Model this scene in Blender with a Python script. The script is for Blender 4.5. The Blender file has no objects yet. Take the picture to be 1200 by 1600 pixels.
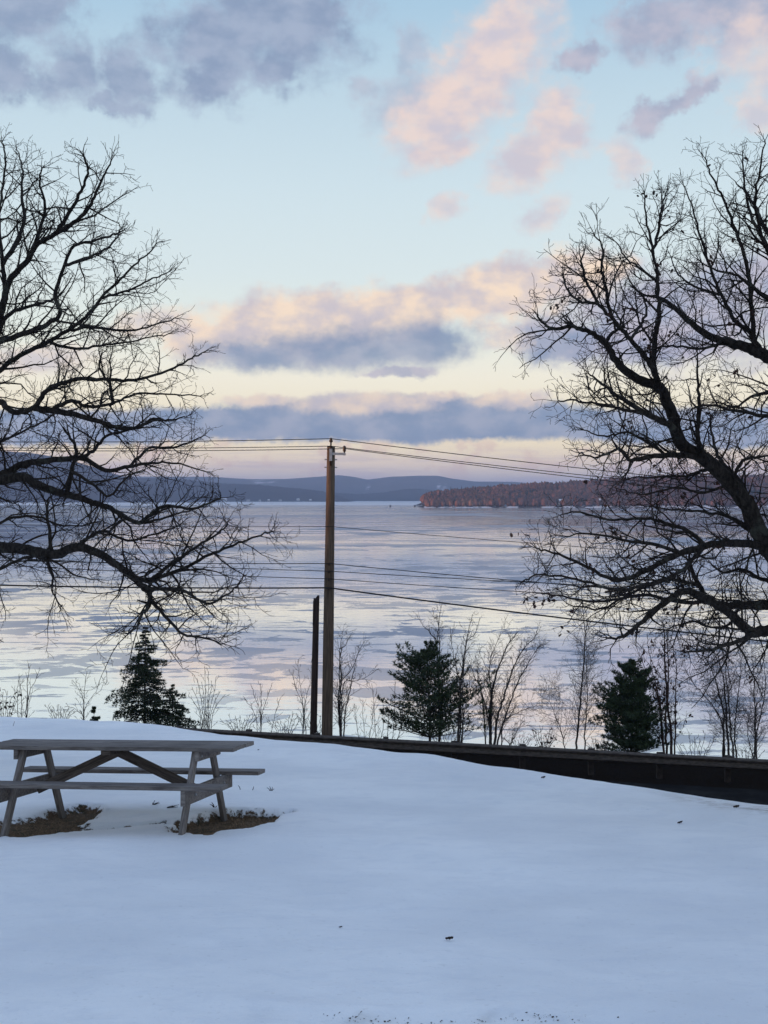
import bpy, math, random
import numpy as np
from mathutils import Vector, Matrix, noise
R = math.radians
rng = random.Random(7)
nr = np.random.RandomState(11)
C = bpy.context.scene.collection
sc = bpy.context.scene

# ------------------------------------------------------------------ camera
F, HY = 2150.0, 778.0                      # focal length in photo pixels, horizon row
PITCH = math.atan((800 - HY) / F)
cam_d = bpy.data.cameras.new('camera')
cam = bpy.data.objects.new('camera', cam_d); C.objects.link(cam)
cam.location = (0, 0, 0)
cam.rotation_euler = (R(90) - PITCH, 0, 0)
cam_d.sensor_fit = 'VERTICAL'; cam_d.sensor_height = 36.0
cam_d.lens = 36.0 * F / 1600.0
cam_d.clip_start = 0.1; cam_d.clip_end = 60000
sc.camera = cam

def ray(px, py):
    u, v = (px - 600) / F, -(py - 800) / F
    y = math.cos(PITCH) + v * math.sin(PITCH)
    z = -math.sin(PITCH) + v * math.cos(PITCH)
    return u / y, z / y                     # x and z per metre of depth
def P(px, py, d):
    a, b = ray(px, py)
    return Vector((a * d, d, b * d))

# ------------------------------------------------------------------ sun
SUN_EL = 2.6
sun_dir = Vector((-1, -0.2, 0)).normalized() * math.cos(R(SUN_EL)) + Vector((0, 0, math.sin(R(SUN_EL))))
sd = bpy.data.lights.new('sun', 'SUN'); sd.energy = 5.0; sd.angle = R(0.6); sd.color = (1.0, 0.50, 0.28)
so = bpy.data.objects.new('sun', sd); C.objects.link(so)
so.rotation_euler = (sun_dir).to_track_quat('Z', 'Y').to_euler(); so.location = (-60, -20, 60)

sc.view_settings.view_transform = 'Standard'; sc.view_settings.look = 'None'
sc.view_settings.exposure = 0.04; sc.view_settings.gamma = 1.0
sc.view_settings.use_curve_mapping = False

# ------------------------------------------------------------------ node helpers
class NT:
    def __init__(s, tree): s.t = tree; s.n = tree.nodes; s.l = tree.links
    def node(s, kind, **kw):
        n = s.n.new(kind)
        for k, v in kw.items(): setattr(n, k, v)
        return n
    def put(s, sock, v):
        if hasattr(v, 'is_linked') or hasattr(v, 'links'): s.l.new(v, sock)
        elif v is not None: sock.default_value = v
    def math(s, op, a, b=None, c=None, clamp=False):
        n = s.node('ShaderNodeMath', operation=op, use_clamp=clamp)
        s.put(n.inputs[0], a)
        if b is not None: s.put(n.inputs[1], b)
        if c is not None: s.put(n.inputs[2], c)
        return n.outputs[0]
    def step(s, v, a, b, lo=0.0, hi=1.0):
        n = s.node('ShaderNodeMapRange', interpolation_type='SMOOTHSTEP')
        s.put(n.inputs['Value'], v); s.put(n.inputs['From Min'], a); s.put(n.inputs['From Max'], b)
        s.put(n.inputs['To Min'], lo); s.put(n.inputs['To Max'], hi)
        return n.outputs['Result']
    def noise(s, vec, scale, detail=4, rough=0.55, dist=0.0, out='Fac', dims='3D'):
        n = s.node('ShaderNodeTexNoise', noise_dimensions=dims)
        if vec is not None: s.l.new(vec, n.inputs['Vector'])
        n.inputs['Scale'].default_value = scale; n.inputs['Detail'].default_value = detail
        n.inputs['Roughness'].default_value = rough; n.inputs['Distortion'].default_value = dist
        return n.outputs[out]
    def mix(s, f, a, b, blend='MIX'):
        n = s.node('ShaderNodeMix', data_type='RGBA', blend_type=blend)
        s.put(n.inputs[0], f)
        for i, v in ((6, a), (7, b)):
            if isinstance(v, (tuple, list)): n.inputs[i].default_value = (*v[:3], 1)
            else: s.l.new(v, n.inputs[i])
        return n.outputs[2]
    def mapping(s, vec, loc=(0,0,0), rot=(0,0,0), scale=(1,1,1), kind='POINT'):
        n = s.node('ShaderNodeMapping', vector_type=kind)
        s.l.new(vec, n.inputs[0]); n.inputs[1].default_value = loc
        n.inputs[2].default_value = rot; n.inputs[3].default_value = scale
        return n.outputs[0]
    def vm(s, op, a, b=None):
        n = s.node('ShaderNodeVectorMath', operation=op)
        s.put(n.inputs[0], a)
        if b is not None: s.put(n.inputs[1], b)
        return n.outputs['Value' if op in ('LENGTH', 'DOT_PRODUCT') else 0]
    def comb(s, x, y, z=0.0):
        n = s.node('ShaderNodeCombineXYZ')
        s.put(n.inputs[0], x); s.put(n.inputs[1], y); s.put(n.inputs[2], z)
        return n.outputs[0]
    def ramp(s, f, stops, interp='LINEAR'):
        n = s.node('ShaderNodeValToRGB'); cr = n.color_ramp; cr.interpolation = interp
        while len(cr.elements) > 1: cr.elements.remove(cr.elements[-1])
        cr.elements[0].position = stops[0][0]; cr.elements[0].color = (*stops[0][1], 1)
        for p, c in stops[1:]:
            e = cr.elements.new(p); e.color = (*c, 1)
        s.put(n.inputs[0], f)
        return n.outputs[0]
def lin(r, g, b):
    f = lambda c: (c / 255 / 12.92) if c / 255 <= 0.04045 else ((c / 255 + 0.055) / 1.055) ** 2.4
    return (f(r), f(g), f(b))

# ------------------------------------------------------------------ sky
w = bpy.data.worlds.new('World'); sc.world = w; w.use_nodes = True
W = NT(w.node_tree); W.n.clear()
tc = W.node('ShaderNodeTexCoord').outputs['Generated']
dn = W.vm('NORMALIZE', tc)
sp = W.node('ShaderNodeSeparateXYZ'); W.l.new(dn, sp.inputs[0])
DEG = 180 / math.pi
EL = W.math('MULTIPLY', W.math('ARCSINE', sp.outputs[2]), DEG)
AZ = W.math('MULTIPLY', W.math('ARCTAN2', sp.outputs[0], sp.outputs[1]), DEG)
def azel(px, py):
    a, b = ray(px, py)
    return math.atan(a) * DEG, math.atan2(b, math.hypot(1, a)) * DEG
def elf(py): return azel(600, py)[1]
grad = [(-90, lin(190, 196, 206)), (-0.5, lin(176, 180, 196)), (elf(762), lin(220, 210, 212)), (elf(735), lin(252, 226, 206)), (elf(705), lin(266, 246, 205)),
        (elf(640), lin(254, 242, 212)), (elf(585), lin(251, 245, 226)), (elf(520), lin(233, 240, 231)), (elf(430), lin(219, 232, 234)), (elf(300), lin(207, 225, 233)),
        (elf(150), lin(190, 213, 227)), (elf(0), lin(167, 199, 222)), (32, lin(150, 186, 224)), (55, lin(134, 171, 220)), (90, lin(122, 162, 218))]
base = W.ramp(W.math('MULTIPLY_ADD', EL, 1 / 180, 0.5), [((e + 90) / 180, c) for e, c in grad])
nish = W.node('ShaderNodeTexSky', sky_type='NISHITA', sun_disc=False)
nish.sun_elevation = R(SUN_EL); nish.sun_rotation = math.atan2(sun_dir.x, sun_dir.y)
base = W.mix(1.0, W.mix(1.0, base, (10, 10, 10), 'MULTIPLY'), W.mix(1.0, nish.outputs[0], (.25, .25, .25), 'MULTIPLY'), 'ADD')

# warped angular coordinates: the clouds' edges are fractal
ac = W.comb(AZ, EL, 0)
n1 = W.noise(ac, 0.42, 5, 0.62, out='Color', dims='2D')
n2 = W.noise(ac, 2.3, 4, 0.6, out='Color', dims='2D')
wa = W.vm('MULTIPLY', W.vm('SUBTRACT', n1, (.5, .5, .5)), (3.4, 1.9, 0))
wb = W.vm('MULTIPLY', W.vm('SUBTRACT', n2, (.5, .5, .5)), (0.62, 0.42, 0))
wc = W.vm('ADD', W.vm('ADD', ac, wa), wb)
wtight = W.vm('ADD', W.vm('ADD', ac, W.vm('MULTIPLY', wa, (.55, .30, 0))), W.vm('MULTIPLY', wb, (1.2, .65, 0)))
billow = W.noise(W.mapping(ac, scale=(1, 1.6, 1)), .62, 5, 0.5, dims='2D')
billow2 = W.noise(W.mapping(ac, loc=(3.1, 7.7, 0), scale=(1, 1.4, 1)), 0.7, 5, 0.56, dims='2D')
PD = math.atan(1 / F) * DEG
def field(blobs, vec, sm=0.25):
    cur = None
    for px, py, rx, ry, ang in blobs:
        a, e = azel(px, py)
        m = W.mapping(vec, loc=(a, e, 0), rot=(0, 0, R(ang)), scale=(rx * PD, ry * PD, 1), kind='TEXTURE')
        d = W.vm('LENGTH', m)
        cur = d if cur is None else W.math('SMOOTH_MIN', cur, d, sm)
    return cur
def layer(col, blobs, colour, soft=(1.18, 0.55), op=1.0, vec=None, amp=0.9):
    d = field(blobs, vec or wc)
    d = W.math('ADD', d, W.math('MULTIPLY', W.math('SUBTRACT', billow2, 0.5), amp))
    al = W.step(d, soft[0], soft[1], 0.0, op)
    return W.mix(al, col, colour)
TEN = lambda c: tuple(10 * x for x in c)
def vary(a, b, f=None, lo=.28, hi=.72):
    return W.mix(W.step(f or billow, lo, hi), TEN(a), TEN(b))
c_grey = vary(lin(140, 157, 186), lin(164, 177, 201))
c_pink = vary(lin(208, 201, 211), lin(238, 217, 209))
c_pinkl = vary(lin(210, 200, 205), lin(255, 230, 204))
c_dark = vary(lin(130, 150, 181), lin(166, 174, 195))
c_mauve = vary(lin(162, 168, 192), lin(194, 188, 203))
sky = base
# thin veil near the horizon
streak = W.noise(W.mapping(ac, scale=(.22, 2.6, 1)), 1.0, 5, .6, dims='2D')
veil = W.math('MULTIPLY', W.step(EL, elf(690), elf(722)), W.step(EL, elf(782), elf(752)))
sky = W.mix(W.math('MULTIPLY', W.math('MULTIPLY', veil, W.step(streak, .42, .66)), .42), sky, TEN(lin(206, 186, 198)))
veil2 = W.math('MULTIPLY', W.step(EL, elf(670), elf(700)), W.step(EL, elf(782), elf(725)))
sky = W.mix(W.math('MULTIPLY', W.math('MULTIPLY', veil2, W.step(billow2, .50, .68)), .45), sky, TEN(lin(232, 190, 178)))
# high clouds
sky = layer(sky, [(430, 30, 150, 95, 0), (340, 60, 120, 90, 0), (330, 130, 80, 40, 10), (430, 110, 60, 40, 0), (500, 20, 60, 70, 20)], c_grey, (1.25, .35), .95)
sky = layer(sky, [(112, 112, 62, 58, 20), (205, 120, 48, 62, -10), (180, 165, 60, 20, 0)], c_grey, (1.25, .35), .88)
sky = layer(sky, [(40, 20, 100, 60, 20), (0, 115, 60, 45, 0)], c_grey, (1.2, .4), .9)
sky = layer(sky, [(640, 150, 80, 45, 25), (650, 75, 35, 35, 30), (560, 140, 40, 25, 0)], c_mauve, (1.3, .3), .5)
sky = layer(sky, [(770, 85, 160, 78, 52), (695, 175, 112, 66, 40), (690, 235, 62, 28, 10)], c_pink, (1.2, .35), .96, wtight)
sky = layer(sky, [(868, 192, 58, 70, 35), (830, 245, 90, 46, 28)], c_pink, (1.2, .35), .92, wtight)
sky = layer(sky, [(695, 325, 42, 24, 20), (852, 335, 44, 28, 25), (978, 252, 36, 42, 35)], c_pink, (1.2, .35), .72, wtight)
sky = layer(sky, [(1040, 40, 110, 50, 10), (1150, 20, 100, 60, 0), (910, 90, 40, 22, 10), (1050, 160, 75, 24, 32)], c_mauve, (1.25, .35), .85)
sky = layer(sky, [(1155, 75, 62, 52, 20), (1190, 170, 50, 30, 0), (1240, 90, 80, 70, 0)], c_pink, (1.25, .35), .75)
# the two banks over the lake: sunlit tops over shaded bodies
low = W.step(EL, elf(420), elf(640))
sky = layer(sky, [(1050, 500, 220, 85, 0), (880, 530, 90, 42, 0), (1200, 440, 160, 60, 10)], c_mauve, (1.2, .45), .92, wtight)
sky = layer(sky, [(470, 508, 205, 62, 3), (620, 488, 110, 50, 0), (790, 455, 170, 56, 10), (900, 430, 90, 44, 8), (330, 530, 90, 42, 0)], c_pinkl, (1.12, .55), .97, wtight, .8)
sky = layer(sky, [(540, 548, 200, 36, 2), (650, 535, 105, 48, 0), (400, 556, 120, 28, 0), (880, 540, 90, 26, 0)], c_dark, (1.2, .38), .88, wtight, .7)
sky = layer(sky, [(620, 582, 66, 9, 0), (1010, 540, 120, 32, 0)], c_mauve, (1.2, .5), .8, wtight)
sky = layer(sky, [(785, 532, 48, 24, 0), (230, 505, 80, 26, 10), (60, 560, 120, 26, 0)], c_pinkl, (1.2, .4), .75, wtight)
sky = layer(sky, [(600, 664, 700, 30, 0), (640, 645, 330, 30, 0), (100, 668, 300, 30, 0), (1150, 668, 260, 34, 0)], c_dark, (1.10, .72), .97, wtight, .35)
sky = layer(sky, [(560, 630, 150, 20, 0), (810, 624, 80, 18, 0), (400, 626, 90, 12, 0), (690, 618, 60, 10, 0)], c_pinkl, (1.15, .4), .85, wtight, .8)
# sky carries on outside the frame, its clouds made paler to brighten the snow
gx = W.noise(W.mapping(dn, scale=(1, 1, 2.0)), 3.2, 6, .6, .3)
outm = W.math('MAXIMUM', W.step(W.math('ABSOLUTE', AZ), 17, 26), W.step(EL, 20, 25))
outm = W.math('MULTIPLY', outm, W.step(EL, 1.0, 5))
tint = W.mix(W.step(EL, 8, 40), TEN(lin(232, 208, 204)), TEN(lin(222, 218, 228)))
sky = W.mix(W.math('MULTIPLY', W.math('MULTIPLY', outm, W.step(gx, .46, .64)), .8), sky, tint)
bg = W.node('ShaderNodeBackground'); W.put(bg.inputs[0], sky); bg.inputs[1].default_value = 0.1
ow = W.node('ShaderNodeOutputWorld'); W.l.new(bg.outputs[0], ow.inputs[0])

# ------------------------------------------------------------------ materials
def mat(name):
    m = bpy.data.materials.new(name); m.use_nodes = True
    t = NT(m.node_tree); b = t.n['Principled BSDF']
    return m, t, b
def pos(t): return t.node('ShaderNodeNewGeometry').outputs['Position']
def obco(t): return t.node('ShaderNodeTexCoord').outputs['Object']
def bump(t, b, h, strength=.3, dist=.01):
    n = t.node('ShaderNodeBump'); n.inputs['Strength'].default_value = strength
    n.inputs['Distance'].default_value = dist
    t.l.new(h, n.inputs['Height']); t.l.new(n.outputs[0], b.inputs['Normal'])
    return n
def attr(t, name, out='Fac'):
    n = t.node('ShaderNodeAttribute'); n.attribute_name = name
    return n.outputs[out]
def basic(name, c1, c2, scale=8, rough=.85, bs=0, stretch=(1, 1, 1), detail=5, spec=.3):
    m, t, b = mat(name)
    v = t.mapping(obco(t), scale=stretch)
    f = t.noise(v, scale, detail, .6)
    t.put(b.inputs['Base Color'], t.mix(t.step(f, .32, .68), c1, c2))
    b.inputs['Roughness'].default_value = rough; b.inputs['Specular IOR Level'].default_value = spec
    if bs: bump(t, b, f, .6, bs)
    return m

# snow of the lawn, with worn-through turf where the attribute "bare" says so
def snow_material():
    m, t, b = mat('lawn_snow')
    p = pos(t)
    big = t.noise(p, .55, 5, .55); fine = t.noise(p, 60, 3, .7); mid = t.noise(p, 6, 5, .6)
    snow = t.mix(t.step(big, .3, .7), (.77, .78, .80), (.91, .91, .91))  # mottling also paints in ripple shading that the bump barely gives
    snow = t.mix(t.math('MULTIPLY', t.step(fine, .50, .75), .22), snow, (.66, .69, .75))
    crust = t.noise(t.mapping(p, scale=(1, 1.7, 1)), 2.6, 8, .72, .4)
    snow = t.mix(t.math('MULTIPLY', t.step(crust, .46, .66), .34), snow, (.70, .72, .77))
    # fine windblown litter, denser towards the "dirt" attribute
    spk = t.noise(p, 26, 2, .5)
    dirt = attr(t, 'dirt')
    litter = t.math('MULTIPLY', t.step(spk, .66, .70), t.math('MAXIMUM', .10, dirt))
    snow = t.mix(litter, snow, (.12, .09, .07))
    snow = t.mix(t.math('MULTIPLY', dirt, t.step(mid, .35, .7), clamp=True), snow, (.26, .22, .18))
    g = t.noise(p, 90, 4, .7); g2 = t.noise(p, 9, 4, .6)
    grass = t.mix(t.step(g, .35, .65), (.05, .030, .018), (.20, .125, .070))
    grass = t.mix(t.step(g2, .45, .65), grass, (.035, .030, .014))
    e = t.math('ADD', attr(t, 'bare'), t.math('MULTIPLY', t.math('SUBTRACT', t.noise(p, 11, 6, .75), .5), 1.0))
    f = t.step(e, .44, .53)
    t.put(b.inputs['Base Color'], t.mix(f, snow, grass))
    t.put(b.inputs['Roughness'], t.math('MULTIPLY_ADD', f, .3, .6))
    b.inputs['Specular IOR Level'].default_value = .25
    h = t.math('ADD', t.math('ADD', t.math('MULTIPLY', mid, .55), t.math('MULTIPLY', crust, 1.1)), t.math('ADD', t.math('MULTIPLY', fine, .10), t.math('MULTIPLY', t.math('MULTIPLY', g, f), 1.0)))
    bump(t, b, h, .8, .02)
    return m
M_SNOW = snow_material()

def bank_material():
    m, t, b = mat('bank_ground')
    p = pos(t)
    n = t.noise(p, 1.4, 6, .65); g = t.noise(p, 30, 4, .7)
    s_ = t.node('ShaderNodeSeparateXYZ'); t.l.new(p, s_.inputs[0])
    # ploughed-back, salted verge: bare litter next to the road, snow left further down
    n = t.math('MULTIPLY', n, t.step(s_.outputs[1], 42.5, 46, .3, 1.05))
    dead = t.mix(t.step(g, .35, .65), (.006, .005, .005), (.024, .018, .014))
    t.put(b.inputs['Base Color'], t.mix(t.step(n, .46, .54), dead, (.78, .80, .84)))
    b.inputs['Roughness'].default_value = .95; b.inputs['Specular IOR Level'].default_value = .0
    bump(t, b, n, .8, .1)
    return m
M_BANK = bank_material()
def asphalt():
    m, t, b = mat('damp_asphalt')
    p = pos(t)
    f = t.noise(p, 45, 3, .7); d = t.noise(p, .9, 4, .6)
    t.put(b.inputs['Base Color'], t.mix(t.step(d, .4, .65), t.mix(f, (.010, .010, .011), (.024, .023, .023)), (.028, .027, .026)))
    t.put(b.inputs['Roughness'], t.step(d, .3, .7, .75, .95))
    b.inputs['Specular IOR Level'].default_value = .0
    bump(t, b, f, .5, .01)
    return m
M_ROAD = asphalt()

def lake_material():
    m, t, b = mat('lake_ice')
    p = pos(t)
    s = t.node('ShaderNodeSeparateXYZ'); t.l.new(p, s.inputs[0])
    Y = s.outputs[1]
    v = t.mapping(p, scale=(.78, 1.0, 1))
    n_s = t.noise(v, .17, 8, .62, .5); n_m = t.noise(v, .034, 8, .62, .5); n_l = t.noise(t.mapping(p, scale=(.45, 1, 1)), .0068, 8, .64, .4)
    nearf = t.step(Y, 180, 420); farf = t.step(Y, 500, 1200)
    nn = t.math('MULTIPLY_ADD', t.math('SUBTRACT', n_m, n_s), nearf, n_s)
    nn = t.math('MULTIPLY_ADD', t.math('SUBTRACT', n_l, nn), farf, nn)
    nn = t.math('ADD', nn, t.math('MULTIPLY', t.math('SUBTRACT', n_m, .5), .35))
    patch = t.step(nn, .525, .548)                       # frosted plates frozen into the clear ice
    zone = t.step(t.noise(p, .012, 3, .5), .36, .58)
    patch = t.math('MULTIPLY', patch, t.math('MULTIPLY_ADD', zone, .62, .35))
    fleck = t.step(t.noise(t.mapping(p, scale=(.3, 1, 1)), .5, 6, .65), .585, .61)
    patch = t.math('MAXIMUM', patch, t.math('MULTIPLY', t.math('MULTIPLY', fleck, t.math('SUBTRACT', 1.0, farf)), .75))
    thin = t.step(t.noise(t.mapping(p, scale=(.25, 1, 1)), .045, 7, .7), .56, .585)
    patch = t.math('MAXIMUM', patch, t.math('MULTIPLY', t.math('MULTIPLY', thin, nearf), .45))
    ice = t.mix(t.step(n_m, .35, .65), (.58, .57, .57), (.70, .68, .66))
    diff = t.node('ShaderNodeBsdfDiffuse'); t.put(diff.inputs[0], ice)
    rg = t.math('ADD', t.step(n_m, .3, .7, .015, .07), t.math('MULTIPLY', farf, .05))
    gl = t.node('ShaderNodeBsdfGlossy'); t.put(gl.inputs['Roughness'], rg); gl.inputs[0].default_value = (.97, .97, .98, 1)
    bm = t.node('ShaderNodeBump'); bm.inputs['Strength'].default_value = .05; bm.inputs['Distance'].default_value = .15
    t.put(bm.inputs['Height'], t.noise(v, .8, 5, .6)); t.l.new(bm.outputs[0], gl.inputs['Normal'])
    mx = t.node('ShaderNodeMixShader')
    fr = t.node('ShaderNodeFresnel'); fr.inputs[0].default_value = 1.31
    t.put(mx.inputs[0], t.step(fr.outputs[0], .05, .45, .52, .95)); t.l.new(diff.outputs[0], mx.inputs[1]); t.l.new(gl.outputs[0], mx.inputs[2])
    pd = t.node('ShaderNodeBsdfDiffuse'); t.put(pd.inputs[0], t.mix(n_s, (.20, .225, .28), (.34, .365, .42)))
    pg = t.node('ShaderNodeBsdfGlossy'); pg.inputs['Roughness'].default_value = .35; pg.inputs[0].default_value = (.7, .72, .78, 1)
    pm = t.node('ShaderNodeMixShader'); pm.inputs[0].default_value = .22
    t.l.new(pd.outputs[0], pm.inputs[1]); t.l.new(pg.outputs[0], pm.inputs[2])
    m2 = t.node('ShaderNodeMixShader'); t.put(m2.inputs[0], patch); t.l.new(mx.outputs[0], m2.inputs[1]); t.l.new(pm.outputs[0], m2.inputs[2])
    # snow-covered ice towards the far shore
    sn = t.node('ShaderNodeBsdfDiffuse'); sn.inputs[0].default_value = (.74, .74, .75, 1)
    edge = t.math('ADD', Y, t.math('MULTIPLY', t.math('SUBTRACT', t.noise(p, .0016, 4, .6), .5), 1600))
    m3 = t.node('ShaderNodeMixShader'); t.put(m3.inputs[0], t.step(edge, 2350, 2750, 0, .9)); t.l.new(m2.outputs[0], m3.inputs[1]); t.l.new(sn.outputs[0], m3.inputs[2])
    t.l.new(m3.outputs[0], t.n['Material Output'].inputs[0])
    t.n.remove(b)
    return m
M_LAKE = lake_material()

def bark(name, a, c, lichen=.0):
    m, t, b = mat(name)
    v = t.mapping(obco(t), scale=(1, 1, .35))
    f = t.noise(v, 26, 5, .7); g = t.noise(obco(t), 4, 4, .6)
    col = t.mix(t.step(f, .35, .65), a, c)
    if lichen: col = t.mix(t.math('MULTIPLY', t.step(g, .56, .66), lichen), col, (.10, .105, .085))
    t.put(b.inputs['Base Color'], col)
    b.inputs['Roughness'].default_value = .9; b.inputs['Specular IOR Level'].default_value = .15
    bump(t, b, f, .9, .02)
    return m
M_BARK = bark('oak_bark', (.014, .012, .011), (.045, .038, .034), .5)
M_TWIG = bark('twig_bark', (.018, .014, .013), (.034, .026, .024))
M_SAP = bark('sapling_bark', (.045, .036, .034), (.11, .092, .084))
M_SAPR = bark('reddish_sapling_bark', (.040, .024, .020), (.09, .058, .048))
M_BIRCH = bark('pale_sapling_bark', (.06, .055, .05), (.17, .155, .14))
M_NEEDLE = basic('pine_needles', (.022, .036, .018), (.062, .088, .040), 3, .7)
M_HEML = basic('hemlock_needles', (.018, .028, .015), (.046, .064, .032), 3, .7)
M_LEAF = basic('dead_oak_leaf', (.022, .012, .010), (.065, .030, .022), 6, .8)
M_LEAFO = basic('orange_leaf', (.20, .075, .035), (.30, .13, .06), 20, .8)
M_STEEL = basic('weathered_steel', (.045, .034, .028), (.095, .075, .062), 7, .7, 0, (1, 1, 3))
M_STEELD = basic('dark_post_timber', (.02, .014, .012), (.045, .032, .026), 9, .9)
M_GALV = basic('galvanised_metal', (.26, .27, .28), (.38, .39, .40), 12, .5)
M_PORC = basic('brown_insulator', (.035, .022, .018), (.06, .035, .028), 5, .35)
M_CABLE = basic('black_cable', (.010, .010, .011), (.018, .018, .018), 5, .6)

def wood(name, dark, light, red=None):
    m, t, b = mat(name)
    o = obco(t); oi = t.node('ShaderNodeObjectInfo').outputs['Random']
    v = t.vm('ADD', t.mapping(o, scale=(1.2, 16, 16)), t.comb(t.math('MULTIPLY', oi, 37), oi, 0))
    f = t.noise(v, 3.2, 7, .66, .5); g = t.noise(t.mapping(o, scale=(.8, 3, 3)), 2.5, 4, .6)
    k = t.noise(t.mapping(o, scale=(1, 30, 30)), 6, 3, .7)
    col = t.mix(t.step(f, .34, .64), dark, light)
    col = t.mix(t.math('MULTIPLY', t.step(g, .5, .68), .5), col, tuple(x * .55 for x in dark))
    col = t.mix(t.math('MULTIPLY', t.step(k, .62, .70), .6), col, tuple(x * .35 for x in dark))
    sh = t.node('ShaderNodeHueSaturation'); t.l.new(col, sh.inputs['Color']); t.put(sh.inputs['Value'], t.math('MULTIPLY_ADD', oi, .35, .82))
    t.l.new(sh.outputs[0], b.inputs['Base Color'])
    b.inputs['Roughness'].default_value = .85; b.inputs['Specular IOR Level'].default_value = .2
    bump(t, b, t.math('ADD', f, t.math('MULTIPLY', k, .4)), .7, .006)
    return m
M_WOOD = wood('weathered_plank', (.12, .105, .10), (.25, .225, .21))
M_WOODD = wood('weathered_dark_timber', (.055, .043, .037), (.12, .098, .085))
def polewood(name, a, c):
    m, t, b = mat(name)
    f = t.noise(t.mapping(obco(t), scale=(14, 14, .8)), 2.0, 6, .65)
    g = t.noise(obco(t), .7, 4, .6)
    col = t.mix(t.step(f, .35, .65), a, c)
    col = t.mix(t.math('MULTIPLY', t.step(g, .45, .7), .35), col, tuple(x * .5 for x in a))
    t.put(b.inputs['Base Color'], col); b.inputs['Roughness'].default_value = .85
    bump(t, b, f, .8, .01)
    return m
M_POLE = polewood('utility_pole_wood', (.058, .037, .024), (.125, .083, .055))
M_STUB = polewood('old_pole_wood', (.018, .009, .007), (.04, .02, .015))

def forest(name, a, c, sc1, snow=None, sn_scale=.004, sn=(.62, .66)):
    m, t, b = mat(name)
    p = pos(t)
    f = t.noise(t.mapping(p, scale=(1, .5, 1.6)), sc1, 6, .65)
    g = t.noise(p, sc1 * .12, 4, .6)
    col = t.mix(t.step(f, .3, .7), a, c)
    col = t.mix(t.math('MULTIPLY', t.step(g, .5, .6), .5), col, tuple(x * .55 for x in a))
    if snow:
        col = t.mix(t.math('MULTIPLY', attr(t, 'clearing'), t.step(t.noise(p, sn_scale, 4, .6), sn[0], sn[1])), col, (.75, .77, .82))
    t.put(b.inputs['Base Color'], col); b.inputs['Roughness'].default_value = 1.0
    b.inputs['Specular IOR Level'].default_value = 0
    bump(t, b, f, 1.0, 8)
    return m
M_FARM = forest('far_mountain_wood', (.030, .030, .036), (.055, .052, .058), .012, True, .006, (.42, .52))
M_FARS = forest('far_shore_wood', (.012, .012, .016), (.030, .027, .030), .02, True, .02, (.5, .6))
def crownmat():
    m, t, b = mat('bare_wood_crowns')
    p = pos(t); tone = attr(t, 'tone')
    f = t.noise(t.mapping(p, scale=(1, 1, .45)), .35, 5, .7)
    col = t.ramp(tone, [(0, (.026, .028, .022)), (.10, (.034, .032, .026)), (.13, (.12, .062, .050)), (.5, (.18, .082, .056)), (.8, (.225, .105, .066)), (1, (.28, .145, .09))])
    col = t.mix(t.math('MULTIPLY', t.step(f, .45, .62), .6), col, (.035, .024, .02))
    t.put(b.inputs['Base Color'], col); b.inputs['Roughness'].default_value = 1; b.inputs['Specular IOR Level'].default_value = 0
    bump(t, b, f, 1, 2)
    return m
M_CROWN = crownmat()
M_SHORE = forest('peninsula_floor', (.05, .035, .028), (.10, .07, .05), .1, True, .05, (.45, .5))
M_WHITE = basic('white_clapboard', (.72, .70, .66), (.80, .78, .75), 2, .7)
M_GREYW = basic('grey_clapboard', (.30, .30, .32), (.38, .38, .40), 2, .7)
M_TAN = basic('tan_clapboard', (.50, .40, .30), (.58, .47, .36), 2, .7)
M_ROOF = basic('snowy_roof', (.60, .60, .62), (.78, .79, .81), .5, .9)
M_DROOF = basic('dark_roof', (.05, .045, .045), (.09, .08, .08), .5, .9)
M_PANE = basic('dark_window', (.02, .022, .026), (.04, .042, .048), 1, .15)

# ------------------------------------------------------------------ object helpers
def tag(o, label=None, cat=None, group=None, kind=None):
    if label: o['label'] = label
    if cat: o['category'] = cat
    if group: o['group'] = group
    if kind: o['kind'] = kind
    return o
def empty(name, loc=(0, 0, 0), rot=(0, 0, 0)):
    o = bpy.data.objects.new(name, None); C.objects.link(o)
    o.location = loc; o.rotation_euler = rot; o.empty_display_size = .2
    return o
def mesh_obj(name, verts, faces, m, parent=None, smooth=False, attrs=None):
    me = bpy.data.meshes.new(name)
    V = np.asarray(verts, dtype=np.float32).reshape(-1, 3)
    if isinstance(faces, np.ndarray):
        k = faces.shape[1]; nf = len(faces)
        me.vertices.add(len(V)); me.vertices.foreach_set('co', V.ravel())
        me.loops.add(nf * k); me.loops.foreach_set('vertex_index', faces.astype(np.int32).ravel())
        me.polygons.add(nf); me.polygons.foreach_set('loop_start', np.arange(0, nf * k, k, dtype=np.int32))
        me.update(calc_edges=True); me.validate()
    else:
        me.from_pydata([tuple(map(float, v)) for v in V], [], faces)
    if smooth: me.polygons.foreach_set('use_smooth', np.ones(len(me.polygons), dtype=bool))
    if attrs:
        for k, a in attrs.items():
            at = me.attributes.new(k, 'FLOAT', 'POINT'); at.data.foreach_set('value', np.asarray(a, dtype=np.float32))
    me.materials.append(m)
    o = bpy.data.objects.new(name, me); C.objects.link(o)
    if parent: o.parent = parent
    return o
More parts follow.
